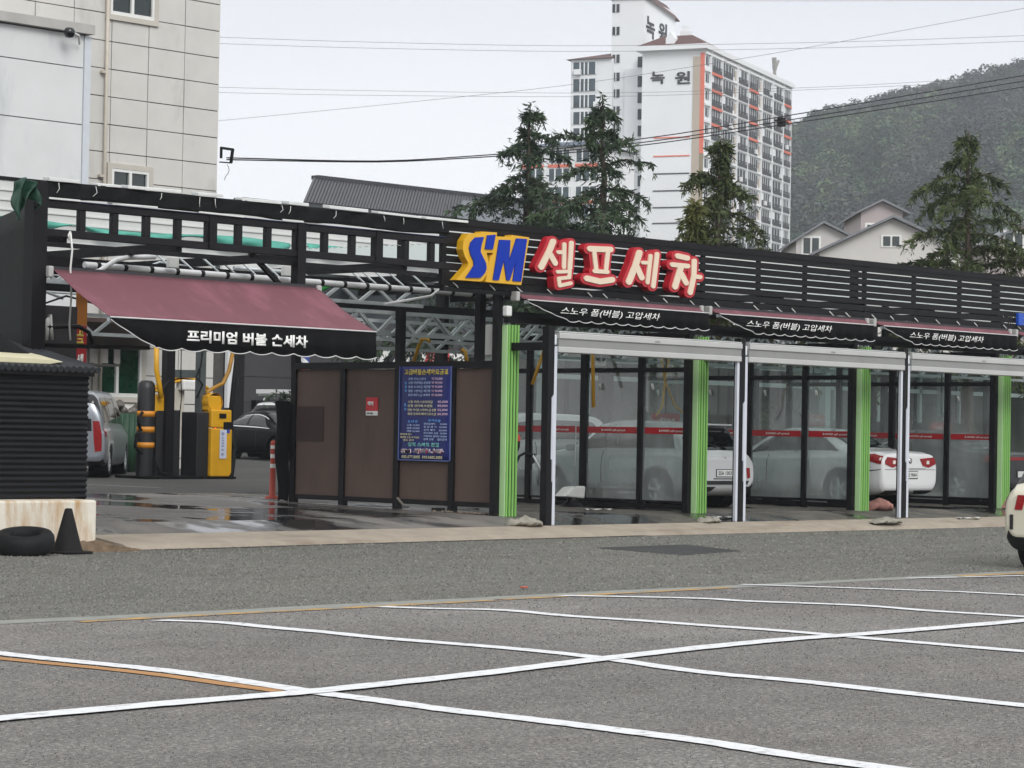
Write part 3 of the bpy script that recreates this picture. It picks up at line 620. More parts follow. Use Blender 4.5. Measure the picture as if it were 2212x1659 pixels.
# ================================================================== DARK METAL-ROOFED WAREHOUSE
wh = thing('metal_warehouse', 'dark grey warehouse with ribbed metal roof between building and cedars', 'building', ony(700, 470, 48))
r0, r1 = ony(680, 388, 52), ony(1100, 442, 52); e0, e1 = ony(658, 441, 47), ony(1160, 485, 47)
RF = mat('grey_sheet_roof', '#37393e', .6, .1, .12, .6); MT = mat('dark_sheet', '#42474b', .6, 0, .15, .8)
rr1 = np.array([r1[0]+3, 52, r0[2]]); ee1 = np.array([e1[0]+1, 47, e0[2]]); r0 = np.array([r0[0], 52, r0[2]]); e0 = np.array([e0[0], 47, e0[2]])
m_ = MB().quad(e0, ee1, rr1, r0); n_ = 84
m_.build('roof', RF, wh); m_ = MB()
for i in range(n_+1):
    a, b = e0+(ee1-e0)*i/n_, r0+(rr1-r0)*i/n_; m_.bar(a+np.array([0, 0, .05]), b+np.array([0, 0, .05]), .1, .1)
m_.bar(r0+np.array([0, 0, .1]), rr1+np.array([0, 0, .1]), .45, .16); m_.build('roof_seams', RF, wh)
MB().box((e0[0]-3.4, 46.6, e0[2]-.62), (ee1[0], 47.2, e0[2]-.02)).build('eaves_box', MT, wh)
MB().box((e0[0]-3, 47.2, gz(47)), (ee1[0], 60, e0[2]-.3)).build('wall', MT, wh)
# lower sheet roof to its right
lr = ony(1040, 430, 44); ll = MB(); q0, q1, q2, q3 = ony(985, 470, 40), ony(1250, 505, 40), ony(1250, 468, 46), ony(1000, 432, 46)
lw = thing('low_shed', 'low grey sheet roofed shed half hidden behind the leftmost cedar', 'building', q0)
ll.quad(q0, q1, q2, q3); ll.build('roof', mat('pale_sheet', '#585e64', .6, 0, .12, .5), lw)
MB().prism([(q0[0], 40.1, gz(40)), (q1[0], 40.1, gz(40)), (q1[0], 40.1, q1[2]-.05), (q0[0], 40.1, q0[2]-.05)], (0, 5.8, 0)).build('wall', MT, lw)

# ================================================================== APARTMENT BLOCK
CO = ond(1523, 106, 414); azl = math.atan2(FW[1], FW[0])-math.atan((3419-1106)/F_); Lg = np.array([math.cos(azl), math.sin(azl), 0]); Gg = np.array([-Lg[1], Lg[0], 0]); Z = np.array([0, 0, 1.0])
def og(px, py, back=0): return onpl(px, py, CO+Lg*back, Lg)        # on the gable plane (facing us), optionally set back
def of(px, py): return onpl(px, py, CO, Gg)                        # on the long facade plane
ab = thing('apartment_block', 'white high rise apartment block with orange stripe and grid of balconies', 'building', (CO[0], CO[1], 0))
APW = mat('apartment_white', '#e2e4e6', .75, 0, .04, .12); APB = mat('apartment_beige', '#b3a698', .8, 0, .05, .1); APO = mat('apartment_orange', '#d8705a', .7, 0, .05, .1)
APD = mat('apartment_olive', '#8b8068', .8, 0, .05, .1); TIL = mat('roof_tile_brown', '#553530', .7, 0, .15, .4); WDK = mat('flat_window', '#272d33', .3, 0, .5, .35, spec=.25); BAL = mat('balcony_rail', '#3a3c40', .6, 0, .25, .3)
gw = np.dot(og(1388, 118)-CO, Gg); fl_len = np.dot(of(1707, 190)-CO, Lg); ztop = CO[2]
def B3(mb, l0, l1, g0, g1, z0, z1, o=CO):
    P0 = np.array([o[0], o[1], 0])+Lg*l0+Gg*g0; return mb.obox(P0+Z*z0, Lg*(l1-l0), Gg*(g1-g0), Z*(z1-z0))
B3(MB(), 0, fl_len, 0, gw, 0, ztop).build('wall', APW, ab)
def gpx(px): return np.dot(og(px, 200)-CO, Gg)
B3(MB(), -.16, 0, gpx(1513.5), gpx(1497), 0, ztop-1.2).build('beige_stripe', APB, ab)
B3(MB(), -.2, 0, 0, gpx(1513), ztop-37*1.0*(414/5400)*6.1, ztop-.6).build('orange_stripe', APO, ab)
B3(MB(), -.2, 0, 0, gpx(1513), 0, ztop-37*1.0*(414/5400)*6.1-.05).build('olive_stripe', APD, ab)
for py, mm, nm in ((297, APO, 'wall_line'), (337, APO, 'wall_line'), (375, BAL, 'wall_line'), (412, BAL, 'wall_line'), (448, BAL, 'wall_line'), (482, BAL, 'wall_line')):
    z_ = og(1450, py)[2]; B3(MB(), -.1, 0, gpx(1492), gpx(1414), z_-.1, z_+.1).build(nm, mm, ab)
B3(MB(), -1.2, fl_len+.5, -.7, gw+.9, ztop, ztop+.8).build('cornice', APW, ab)
rf = MB(); P0 = np.array([CO[0], CO[1], 0]); zc = ztop+.82
def Q(l, g, z_): return P0+Lg*l+Gg*g+Z*z_
rf.add([Q(-1.0, -.5, zc), Q(9, -.5, zc), Q(9, gw+.7, zc), Q(-1.0, gw+.7, zc), Q(2.2, 3.0, zc+2.0), Q(7, 3.0, zc+2.0), Q(7, gw-3, zc+2.0), Q(2.2, gw-3, zc+2.0)], [(0, 3, 7, 4), (0, 4, 5, 1), (1, 5, 6, 2), (2, 6, 7, 3), (4, 7, 6, 5)])
ro = rf.build('roof', TIL, ab)
MB().prism([Q(-.6, gw*.47, zc), Q(-.6, gw*.61, zc), Q(-.6, gw*.61, zc+1.2), Q(-.6, gw*.54, zc+2.3), Q(-.6, gw*.47, zc+1.2)], Lg*2.4).build('dormer', APW, ro)
MB().obox(Q(4, gw*.40, zc+2.0), Lg*2, Gg*1.4, Z*1.1).obox(Q(4.3, gw*.43, zc+3.1), Lg*1.2, Gg*.9, Z*.9).build('vent_stack', APW, ro)
# long facade: floors of balconies and small windows
FLH = 37.0*414/5400; nfl = 22
colsF = [(.6, 2.0, 's'), (2.9, 7.9, 'b'), (8.8, 13.7, 'b'), (14.4, 15.6, 's'), (17.2, 22.3, 'b'), (23.2, 28.0, 'b'), (28.6, 29.8, 's'), (31.3, 36.4, 'b'), (37.9, 42.9, 'b'), (44.1, 47.9, 'b')]
sc_ = fl_len/48.6
made = {}
for fi in range(nfl):
    z1 = ztop-.75-fi*FLH
    if z1-FLH < 17: break
    for ci, (a, b, kd) in enumerate(colsF):
        a *= sc_; b *= sc_
        key = (kd, round(b-a, 2), (ci, fi) if (kd == 'b' and fi == 0) else (ci % 3))
        h0 = z1-FLH+.36; h1 = z1-.05
        if kd == 's': h0 = z1-1.75; h1 = z1-.35
        o_ = None
        mb = MB()
        y0 = 0
        if kd == 'b':
            # dark recess, white mullions, railing
            mb.obox(Q(a, -.12, h0), Lg*(b-a), Gg*.12, Z*(h1-h0))
            ob = mb.build('balcony_window', WDK, ab)
            q = MB(); nm_ = 2+(ci+fi*2) % 2
            for t in range(1, nm_+1): q.obox(Q(a+(b-a)*t/(nm_+1)-.06, -.2, h0+.2), Lg*.12, Gg*.07, Z*(h1-h0-.2))
            if (ci*5+fi*3) % 4 == 0: q.obox(Q(a+.3, -.19, h0+.95), Lg*(b-a)*.25, Gg*.05, Z*(h1-h0-1.0))
            q.obox(Q(a, -.2, h1-.12), Lg*(b-a), Gg*.07, Z*.12); q.build('mullion', APW, ob)
            r = MB(); r.obox(Q(a-.1, -.46, h0-.1), Lg*(b-a+.2), Gg*.3, Z*.1)
            for t in range(9): r.obox(Q(a+(b-a)*t/8-.07, -.44, h0), Lg*.14, Gg*.06, Z*.9)
            r.obox(Q(a, -.45, h0+.85), Lg*(b-a), Gg*.07, Z*.1); r.obox(Q(a, -.42, h0+.0), Lg*(b-a), Gg*.03, Z*.45); r.build('railing', BAL, ob)
            if (ci*3+fi*5) % 7 == 0: MB().obox(Q(a+(b-a)*(.15+.5*((ci+fi) % 2)), -.8, h0+.1), Lg*.95, Gg*.35, Z*.75).build('air_conditioner', APW, ob)
            if (ci in (1, 5, 9)) and fi < 4:
                MB().obox(Q(a-.3, -.5, h0-.62), Lg*(b-a+.6), Gg*.38, Z*.42).build('orange_panel', APO, ob)
        else:
            mb.obox(Q(a, -.1, h0), Lg*(b-a), Gg*.1, Z*(h1-h0)); ob = mb.build('small_window', WDK, ab)
            MB().obox(Q((a+b)/2-.07, -.15, h0), Lg*.14, Gg*.04, Z*(h1-h0)).build('mullion', APW, ob)
    for a in (15.9, 29.9): MB().obox(Q(a*sc_, -.06, z1-FLH+.4), Lg*1.5, Gg*.06, Z*(FLH-1.0)).build('beige_panel', APB, ab)
ribs = MB()
for a in (2.5, 8.4, 16.8, 22.8, 30.8, 37.2, 43.6, 48.3): ribs.obox(Q(a*sc_-.15, -.42, 0), Lg*.3, Gg*.42, Z*ztop)
for fi in range(nfl): ribs.obox(Q(0, -.36, ztop-.75-fi*FLH-.02), Lg*fl_len, Gg*.34, Z*.42)
ribs.build('facade_grid', APW, ab)
# stair core and left wing (set back behind the gable)
S1 = 5.0; go = lambda px, py: np.dot(og(px, py, S1)-CO, Gg)
tg0, tg1 = go(1388, 200), go(1319, 200); zt_ = og(1350, -4, S1)[2]
B3(MB(), S1, S1+16, np.dot(og(1390, 60, S1)-CO, Gg), tg1, 0, zt_).build('stair_tower', APW, ab)
SIDE = np.dot(og(1390, 60, S1)-CO, Gg)
MB().add([Q(S1-.5, SIDE-.6, zt_), Q(S1+17, SIDE-.6, zt_-1.5), Q(S1+17, tg1+.5, zt_-1.5), Q(S1-.5, tg1+.5, zt_), Q(S1+3, SIDE+1, zt_+1.4), Q(S1+14, SIDE+1, zt_+1.0), Q(S1+14, tg1-1, zt_+1.0), Q(S1+3, tg1-1, zt_+1.4)], [(0, 3, 7, 4), (0, 4, 5, 1), (1, 5, 6, 2), (2, 6, 7, 3), (4, 7, 6, 5)]).build('tower_roof', TIL, ab)
B3(MB(), S1-.6, S1+10, np.dot(og(1388, 200, S1-.6)-CO, Gg)-1, SIDE+3, 0, ztop-2).build('link_wall', APW, ab)
for py in (18, 67, 127, 166, 202, 239, 275, 312, 349, 386, 423):
    z_ = og(1330, py, S1)[2]; c_ = go(1331, py)
    ob = B3(MB(), S1-.12, S1, c_-.62, c_+.62, z_-.7, z_+.7).build('stair_window', WDK, ab); B3(MB(), S1-.17, S1-.12, c_-.08, c_+.08, z_-.7, z_+.7).build('mullion', APW, ob)
for py in (134, 176, 211, 247, 283, 355, 391, 427):
    q_ = og(1383, py, S1-.6); c_ = np.dot(q_-CO, Gg); B3(MB(), S1-.75, S1-.6, c_-.42, c_+.42, q_[2]-.9, q_[2]+.9).build('stair_window', WDK, ab)
wz = og(1270, 128, S1-1)[2]; w0, w1 = np.dot(og(1322, 200, S1-1)-CO, Gg), np.dot(og(1233, 200, S1-1)-CO, Gg)
B3(MB(), S1-1, S1+20, w0, w1, 0, wz).build('left_wing', APW, ab)
MB().add([Q(S1-1.6, w0, wz), Q(S1-1.6, w1+.8, wz), Q(S1+20, w1+.8, wz), Q(S1+20, w0, wz), Q(S1+5, w0, wz+2.0), Q(S1+16, w0, wz+2.0)], [(0, 4, 1), (1, 4, 5, 2), (2, 5, 3), (0, 3, 5, 4)]).build('wing_roof', TIL, ab)
for i, py in enumerate((148, 184, 219, 255, 290, 327, 365, 403, 440)):
    z_ = og(1260, py, S1-1)[2]; a0, a1 = np.dot(og(1238, py, S1-1)-CO, Gg), np.dot(og(1288, py, S1-1)-CO, Gg)
    ob = B3(MB(), S1-1.15, S1-1, a1, a0, z_-1.05, z_+1.05).build('wing_window', mat('blue_glazing', '#34444c', .2, 0, .5, .3, spec=.35), ab)
    q = MB()
    for t in (0, .33, .5, .68, 1): B3(q, S1-1.22, S1-1.15, a1+(a0-a1)*t-.1, a1+(a0-a1)*t+.1, z_-1.05, z_+1.05)
    if i % 2 == 0: B3(q, S1-1.8, S1-1.15, a0-1.6+(i % 4)*-1.8, a0-.4+(i % 4)*-1.8, z_-1.1, z_-.2)
    q.build('mullion', APW, ob)
TXD = mat('dark_letter', '#26282c', .6)
h_ = 7.0
z_ = og(1450, 182)[2]
for ch, p0, p1 in (('녹', 1406, 1436), ('원', 1459, 1491)):
    a, b = og(p0, 170), og(p1, 170); hh = og(p0, 156)[2]-og(p0, 183)[2]
    textmesh('gable_letter', ch, TXD, Q(-.04, np.dot(a-CO, Gg), og(p0, 182)[2]), -Gg, Z, hh, ab, .12, .02, np.linalg.norm(b-a))
for i, ch in enumerate('녹원비치'):
    textmesh('tower_letter', ch, TXD, Q(S1+1.2+(i % 2)*6.2, SIDE-.03, zt_-6.5-(i//2)*5.2), Lg, Z, 3.6, ab, .1, .02, 4.2)
MB().obox(Q(fl_len-6, 1, ztop+.8), Lg*.5, Gg*.5, Z*2.2).bar(Q(fl_len-5.8, 1.2, ztop+2.6), Q(fl_len-3.6, 1.2, ztop+4.6), .35).bar(Q(fl_len-5.8, 1.2, ztop+2.6), Q(fl_len-6.3, 1.2, ztop+4.8), .6).build('roof_mast', mat('mast', '#8b8984', .6), ab)
# lower block beyond with blue roof
lb0 = ond(1300, 480, 390); lb = thing('low_apartment', 'low white apartment with blue roof and glazed balconies behind the cedars', 'building', (lb0[0], lb0[1], 0))
P1 = np.array([lb0[0], lb0[1], 0]); zz = ond(1230, 312, 390)[2]; wl = 14.5
MB().obox(P1, Gg*wl, Lg*14, Z*zz).build('wall', APW, lb)
MB().add([P1+Gg*-1-Lg+Z*zz, P1+Gg*(wl+1)-Lg+Z*zz, P1+Gg*(wl+1)+Lg*14+Z*zz, P1+Gg*-1+Lg*14+Z*zz, P1+Gg*3+Lg*5+Z*(zz+1.3), P1+Gg*(wl-5)+Lg*5+Z*(zz+1.3)], [(0, 1, 5, 4), (1, 2, 5), (2, 3, 4, 5), (3, 0, 4)]).build('roof', mat('blue_roof', '#3d4c62', .6, 0, .1, .3), lb)
for i in range(6):
    for j in range(3):
        q0 = P1+Gg*(.8+j*4.6)-Lg*.1+Z*(zz-2.5-i*2.9); ob = MB().obox(q0, Gg*3.8, Lg*.1, Z*1.9).build('window', MATS['blue_glazing'], lb)
        q = MB()
        for t in (0, 1.2, 2.5, 3.6): q.obox(q0+Gg*t-Lg*.08, Gg*.2, Lg*.08, Z*1.9)
        q.build('mullion', APW, ob)
        if i in (0, 2): MB().obox(q0-Z*.8-Lg*.05, Gg*3.8, Lg*.12, Z*.5).build('orange_panel', APO, lb)

# ================================================================== HOUSES AT RIGHT
HWL = mat('house_render', '#b9b6b4', .85, 0, .06, .4); HWP = mat('house_mauve', '#a89e9e', .85, 0, .06, .4); HRF = mat('house_roof', '#74777b', .7, 0, .15, .6)
def house(label, D, pk, el, er, zlow, m, wins_=(), deep=9, over=.5):
    """gable-fronted house; pk/el/er: photo points of the ridge end and both eaves on the gable wall plane"""
    o = ond(*pk, D); n = np.array([-FW[0], -FW[1], 0]); n /= np.linalg.norm(n); hx_ = np.array([RT[0], RT[1], 0]); hx_ /= np.linalg.norm(hx_)
    pP, pL, pR = [onpl(*q, o, n) for q in (pk, el, er)]; t = thing('gabled_house', label, 'house', (o[0], o[1], 0))
    lo = lambda p: np.array([p[0], p[1], 0])
    MB().prism([lo(pL), lo(pR), pR, pP, pL], -n*deep).build('wall', m, t)
    rf = MB()
    for a in (pL, pR):
        d = (a-pP); d = d/np.linalg.norm(d); b = a+d*over; th_ = np.array([0, 0, .18]); rf.prism([pP+n*over+Z*.03, b+n*over+Z*.03, b+n*over+th_, pP+n*over+th_], -n*(deep+over))
    rf.build('roof', HRF, t)
    for (qx, qy, w_, h_) in wins_:
        c = onpl(qx, qy, o, n)+n*.05; ob = MB().obox(c-hx_*w_/2-Z*h_/2, hx_*w_, -n*.06, Z*h_).build('window', WHT, t)
        for sx in (-1, 1): MB().obox(c+hx_*(sx*w_*.22-w_*.17)-Z*h_*.38+n*.03, hx_*w_*.34, -n*.04, Z*h_*.76).build('pane', MATS['win_glass'], ob)
    return t
house('mauve grey two storey house with the highest gable below the hill', 175, (1905, 436), (1860, 458), (1950, 458), 0, HWP, ((1890, 500, 1.4, 1.2),))
house('grey gabled house with white window beside the apartment block', 160, (1778, 484), (1720, 520), (1850, 520), 0, HWL, ((1752, 531, 1.25, 1.3),))
house('large pale gabled house with a small high window left of the olive cedar', 140, (1928, 472), (1770, 545), (2075, 540), 0, mat('house_pale', '#c3c0bc', .85, 0, .05, .4), ((1925, 521, 1.15, .7),), 12)
house('pale house at far right partly hidden by the olive cedar', 150, (2225, 478), (2130, 530), (2330, 540), 0, HWP, ((2190, 520, 1.3, 1.2),))
# ================================================================== WASH CANOPY (black steel frame)
B = 4.56                                   # bay width
cp = thing('wash_canopy', 'black steel wash bay canopy with ladder truss and dark fascia', 'canopy', (0, 0, .26))
def cpart(mb, name, m=BLK, **k): return mb.build(name, m, cp, **k)
cpart(MB().box((-8.92, -.1, gz(0)-.02), (-8.7, .1, 4.68)), 'post')
for u, v, z0, z1, w_ in ((-5.94, 0, 4.0, 4.47, .13), (-4.34, 0, 3.5, 4.47, .15), (-2.84, 0, 4.0, 4.47, .13), (0, 2.49, 2.62, 4.62, .12), (0, .68, 2.62, 4.0, .12), (0, 5.05, 2.62, 4.62, .12),
                         (-1.5, 0, 3.75, 4.75, .08), (-8.8, 5.6, gz(5.6), 4.5, .16)):
    cpart(MB().box((u-w_/2, v-w_/2, z0), (u+w_/2, v+w_/2, z1)), 'post')
for k in range(0, 6): cpart(MB().box((k*B-.23, .06, gz(0)-.04), (k*B-.12, .18, 4.70)), 'post')
for k in range(1, 6): cpart(MB().box((k*B-.23, 5.95, gz(6)), (k*B-.12, 6.07, 4.70)), 'post')
tr = MB(); tr.box((-8.7, -.05, 4.36), (-.2, .06, 4.455)); tr.box((-8.7, -.05, 3.985), (-.2, .06, 4.085))
u = -8.1
while u < -1.6: tr.box((u-.05, -.035, 4.085), (u+.05, .05, 4.36)); u += .53
cpart(tr, 'ladder_truss', mat('truss_paint', '#151418', .45, 0, .25, 3, .05, spec=.22), bevel=.008)
cpart(MB().box((-8.7, -.07, 4.458), (-1.5, .07, 4.468)), 'blue_edge', mat('blue_edge', '#24335e', .5))
cpart(MB().box((-8.7, .0, 3.86), (-1.6, .08, 3.92)), 'lower_rail')
# fascia of black mesh cloth with a ragged white hem
def fas(u, v):
    x = -8.72+7.25*u; return (x, -.09+.02*math.sin(x*5)+.012*math.sin(x*13+v*3), 4.70-.215*v+.012*math.sin(x*3.1)*(v > .5))
cpart(MB().sheet(fas, 110, 5), 'fascia', BLK2, solid=.012)
hm_ = MB(); rg = random.Random(3); x = -8.7
while x < -1.6:
    l_ = rg.uniform(.35, .9); z0 = 4.70+rg.uniform(-.012, .008); tl = rg.uniform(-.012, .012)
    hm_.obox((x, -.125, z0), (l_, 0, tl), (0, .16, .02), (0, 0, .03+rg.uniform(0, .02))); x += l_+rg.uniform(.0, .45)
x = -8.68
while x < -3.4:
    l_ = rg.uniform(.3, .8); hm_.obox((x, -.1, 4.458+rg.uniform(-.004, .012)), (l_, 0, rg.uniform(-.01, .01)), (0, .12, .02), (0, 0, .025)); x += l_+rg.uniform(.1, .8)
cpart(hm_, 'white_hem', mat('hem_cloth', '#cfd2d0', .8, 0, .1, 4), bevel=.006)
ti = MB()
for i in range(11):
    x = -8.4+i*.67+rg.uniform(-.28, .28); e_ = rg.uniform(.05, .15); ti.tube([(x, -.13, 4.68), (x+rg.uniform(-.01, .02), -.135, 4.68-e_*.6), (x+rg.uniform(-.05, .03), -.13, 4.68-e_)], .005, 4)
cpart(ti, 'cable_ties', WHT)
# long beams and rafters
for v, z, h, u0, u1 in ((1.6, 3.72, .14, -8.7, 24), (3.4, 3.86, .14, -8.7, 24), (5.2, 3.62, .16, -8.7, 24), (6.0, 4.05, .16, -8.7, 24), (6.0, 3.2, .12, 0, 24), (.12, 3.25, .1, .0, 24)):
    cpart(MB().box((u0, v-.05, z), (u1, v+.05, z+h)), 'beam')
for u in (-8.3, -6.4, -4.34, -2.2, 0, 2.28, B, 1.5*B, 2*B, 2.5*B, 3*B, 4*B): cpart(MB().box((u-.05, .1, 3.93), (u+.05, 6.0, 4.05)), 'rafter')
cpart(MB().bar((-5.15, .1, 4.0), (-4.4, .12, 3.45), .06), 'brace')
# galvanised web trusses and the white pipe run
def web(u0, u1, v, z0, z1, pitch, m=GALV):
    mb = MB(); mb.bar((u0, v, z0), (u1, v, z0), .055); mb.bar((u0, v, z1), (u1, v, z1), .055); x = u0; i = 0
    while x < u1-pitch: mb.bar((x, v, z0 if i % 2 else z1), (x+pitch, v, z1 if i % 2 else z0), .045); x += pitch; i += 1
    return mb
for v, z0, z1 in ((2.6, 3.10, 3.45), (3.3, 3.05, 3.35), (4.4, 3.2, 3.55), (5.6, 3.0, 3.3)): cpart(web(-4.2, 24, v, z0, z1, .42), 'web_truss', GALV)
rgp = random.Random(12)
for v, z0, z1 in ((2.1, 3.55, 3.80), (4.8, 3.75, 4.0)): cpart(web(-8.5, .1, v, z0, z1, .38), 'web_truss', GALV)
for i in range(12):
    v = rgp.uniform(1.8, 5.6); z = rgp.uniform(3.3, 3.95); u0_ = rgp.uniform(-8.4, -3.5); l_ = rgp.uniform(2.0, 4.2)
    cpart(MB().tube([(u0_, v, z), (u0_+l_*.6, v, z+rgp.uniform(-.02, .02)), (u0_+l_*.72, v-.05, z+rgp.uniform(-.2, .2)), (min(u0_+l_, -.2), v, z+rgp.uniform(-.2, .2))], rgp.choice((.016, .022, .03)), 6), 'water_pipe', rgp.choice((PVC, GALV, GALV, BLK)))
for u_, v_, z_ in ((-7.6, 3.0, 3.9), (-6.1, 4.2, 3.95), (-3.2, 3.1, 3.9), (-1.9, 4.4, 3.7)): cpart(MB().box((u_, v_, z_), (u_+.9, v_+.06, z_+.22)), 'white_panel', WHT)
pa, pb = ony(182, 572, 1.35), ony(1085, 640, 1.35)
cpart(MB().tube([pa, pb], .045, 10), 'water_pipe', PVC)
bd = MB(); n_ = 18
for i in range(n_): q = pa+(pb-pa)*(i+.5)/n_; bd.tube([q-np.array([.03, 0, 0]), q+np.array([.03, 0, 0])], .052, 10)
cpart(bd, 'pipe_clips', BLK)
pa2, pb2 = ony(380, 585, 1.9), ony(660, 615, 1.9); cpart(MB().tube([pa2, pb2], .035, 8), 'water_pipe', PVC)
cpart(MB().tube([ony(180, 592, 1.2), ony(215, 585, 1.2), ony(250, 562, 1.2), ony(275, 556, 1.2), ony(335, 555, 1.2)], .035, 8), 'water_pipe', PVC)
cpart(MB().tube([ony(830, 657, 1.0), ony(930, 640, 1.0), ony(960, 618, 1.0), ony(1000, 600, 1.0), ony(1090, 590, 1.0)], .022, 8), 'water_pipe', PVC)
st = MB()
for px in (330, 375, 430, 465, 510, 560, 745, 770, 800, 830, 880, 930): st.bar(ony(px, 540+(px-300)*.075, 2.2), ony(px+42, 578+(px-300)*.075, 1.4), .022)
cpart(st, 'tie_rod', GALV)
ht = MB()
for (px, py, r_) in ((373, 570, .09), (620, 588, .06), (812, 560, .05)): ht.box(ony(px, py, 1.2)-np.array([.08, .05, .06]), ony(px, py, 1.2)+np.array([.08, .05, .1]))
cpart(ht, 'junction_box', WHT, bevel=.015)
# translucent corrugated roof sheets over the covered bays
rfm = bpy.data.materials.new('translucent_sheet'); rfm.use_nodes = True; _n = rfm.node_tree.nodes; _l = rfm.node_tree.links.new; _n.clear()
_o = _n.new('ShaderNodeOutputMaterial'); _d = _n.new('ShaderNodeBsdfDiffuse'); _d.inputs[0].default_value = hexl('#c9cfcc'); _t = _n.new('ShaderNodeBsdfTranslucent'); _t.inputs[0].default_value = hexl('#d5dedb'); _m = _n.new('ShaderNodeMixShader'); _m.inputs[0].default_value = .68
_l(_d.outputs[0], _m.inputs[1]); _l(_t.outputs[0], _m.inputs[2]); _l(_m.outputs[0], _o.inputs[0])
for k in range(5): cpart(MB().sheet(lambda u, v, k=k: (k*B-.1+(B-.12)*u, .35+5.6*v, 4.52+.05*v+.012*math.cos(v*math.pi*72)), 1, 288), 'roof_sheet', rfm)
# side tarp on the left end
ST0, ST1 = onx(86, 437, -8.86), onx(-4, 469, -8.86)
def sidet(u, v):
    y = 4.4*u; t_ = min(u*4.4/ST1[1], 1.6); zt = ST0[2]+(ST1[2]-ST0[2])*(1-abs(1-t_)**1.8 if t_ < 1 else 1)+.02*math.sin(u*21); return (-8.86+.03*math.sin(u*17+v*3), y+.11, zt-(zt-gz(y))*v)
solo(MB().sheet(sidet, 40, 14), 'side_tarp', mat('side_tarp', '#151b19', .7, 0, .3, 1.2, .3, 5), 'sagging dark green black tarp wall closing the left end', 'tarp', solid=.01)
rg = random.Random(8)
def gtarp(u, v): 
    x = ony(26, 405, -.05)[0]; a = np.array([x, -.05, 4.62]); b = np.array([-8.9, -.1, 4.70]); p = a+(b-a)*u
    return tuple(p+np.array([.04*math.sin(v*7+u*9), -.05+.09*math.sin(u*15+v*5), -(.42-.16*u+.10*math.sin(u*7+.5))*v+.05*math.sin(u*5)]))
solo(MB().sheet(gtarp, 26, 14), 'corner_tarp', GRNT, 'crumpled green tarp bunched at the top left canopy corner', 'tarp', solid=.008)

# ------------------------------------------------------------------ slatted screen over the bays
ss = thing('slat_screen', 'long black slatted screen carrying the wash bay lettering', 'screen', (-1.5, 0, 3.7))
SP = mat('slat_paint', '#0f0f11', .5, 0, .25, 2.5, spec=.2)
m_ = MB(); z = 3.74; i = 0; rg = random.Random(4)
while z < 4.62:
    x = -1.5
    while x < 25:
        l_ = 4.56 if x > -1.4 else 1.4; m_.box((x, -.045, z+rg.uniform(-.004, .004)), (x+l_-.004, -.02, z+.099)); x += l_
    z += .118; i += 1
m_.build('slats', SP, ss)
MB().box((-1.52, -.06, 4.66), (25, .05, 4.76)).build('top_rail', SP, ss); MB().box((-1.52, -.05, 3.66), (25, .04, 3.72)).build('bottom_rail', SP, ss)
x = -1.48; k = 0
while x < 25:
    MB().box((x-.03, -.018, 3.70), (x+.03, .05, 4.67)).build('upright', SP, ss); x += (1.48, 1.3, 1.75, 1.53)[k % 4]; k += 1
cl_ = MB()
for k in range(34): x = -1.3+k*.7+rg.uniform(-.2, .2); cl_.tube([(x, -.06, 3.80), (x+.06, -.09, 3.74), (x+.1+rg.uniform(0, .06), -.06, 3.72)], .009, 5)
cl_.build('cable_ends', WHT, ss)

# ------------------------------------------------------------------ sign lettering on the screen
def zp(x, y, v=-.12): X, Y = (1700+.5425*x)*2212/4032, (850+.5425*y)*2212/4032; return ony(X, Y, v)
sgY = mat('sign_yellow', '#d7a51c', .4, 0, .06, 3); sgB = mat('sign_blue', '#032f9e', .4, 0, .06, 3, spec=.2); sgR = mat('sign_red', '#b01d2b', .4, 0, .08, 3); sgC = mat('sign_cream', '#dccbb4', .5, 0, .04, 3)
sg = thing('initials_sign', 'blue S apostrophe M initials on a yellow backing board', 'sign', zp(400, 500))
def plate(poly, v0, v1, name, m, par): return MB().prism([zp(*p, v0) if False else tuple(np.array([zp(*p)[0], v0, zp(*p)[2]])) for p in poly], (0, v1-v0, 0)).build(name, m, par)
S_Y = [(240, 128), (328, 128), (332, 115), (447, 122), (430, 268), (372, 270), (385, 330), (387, 380), (372, 425), (345, 470), (325, 478), (150, 465), (232, 372), (240, 345), (215, 300), (198, 245), (205, 180)]
M_Y = [(440, 150), (545, 155), (550, 140), (680, 158), (622, 503), (362, 480), (398, 290), (415, 285)]
plate(S_Y, -.06, -.20, 'backing', sgY, sg); plate(M_Y, -.062, -.203, 'backing', sgY, sg)
S_B = [(285, 158), (345, 155), (328, 210), (320, 262), (338, 300), (360, 345), (364, 385), (352, 415), (320, 450), (215, 450), (250, 400), (274, 360), (270, 325), (250, 285), (240, 240), (250, 195)]
A_B = [(372, 143), (430, 138), (410, 245), (355, 242)]
M_B = [(458, 175), (537, 178), (527, 335), (582, 165), (658, 170), (615, 478), (555, 474), (577, 325), (532, 470), (510, 468), (490, 322), (452, 468), (412, 466)]
for pl in (S_B, A_B, M_B): plate(pl, -.20 if pl is not M_B else -.203, -.225, 'letter_face', sgB, sg)
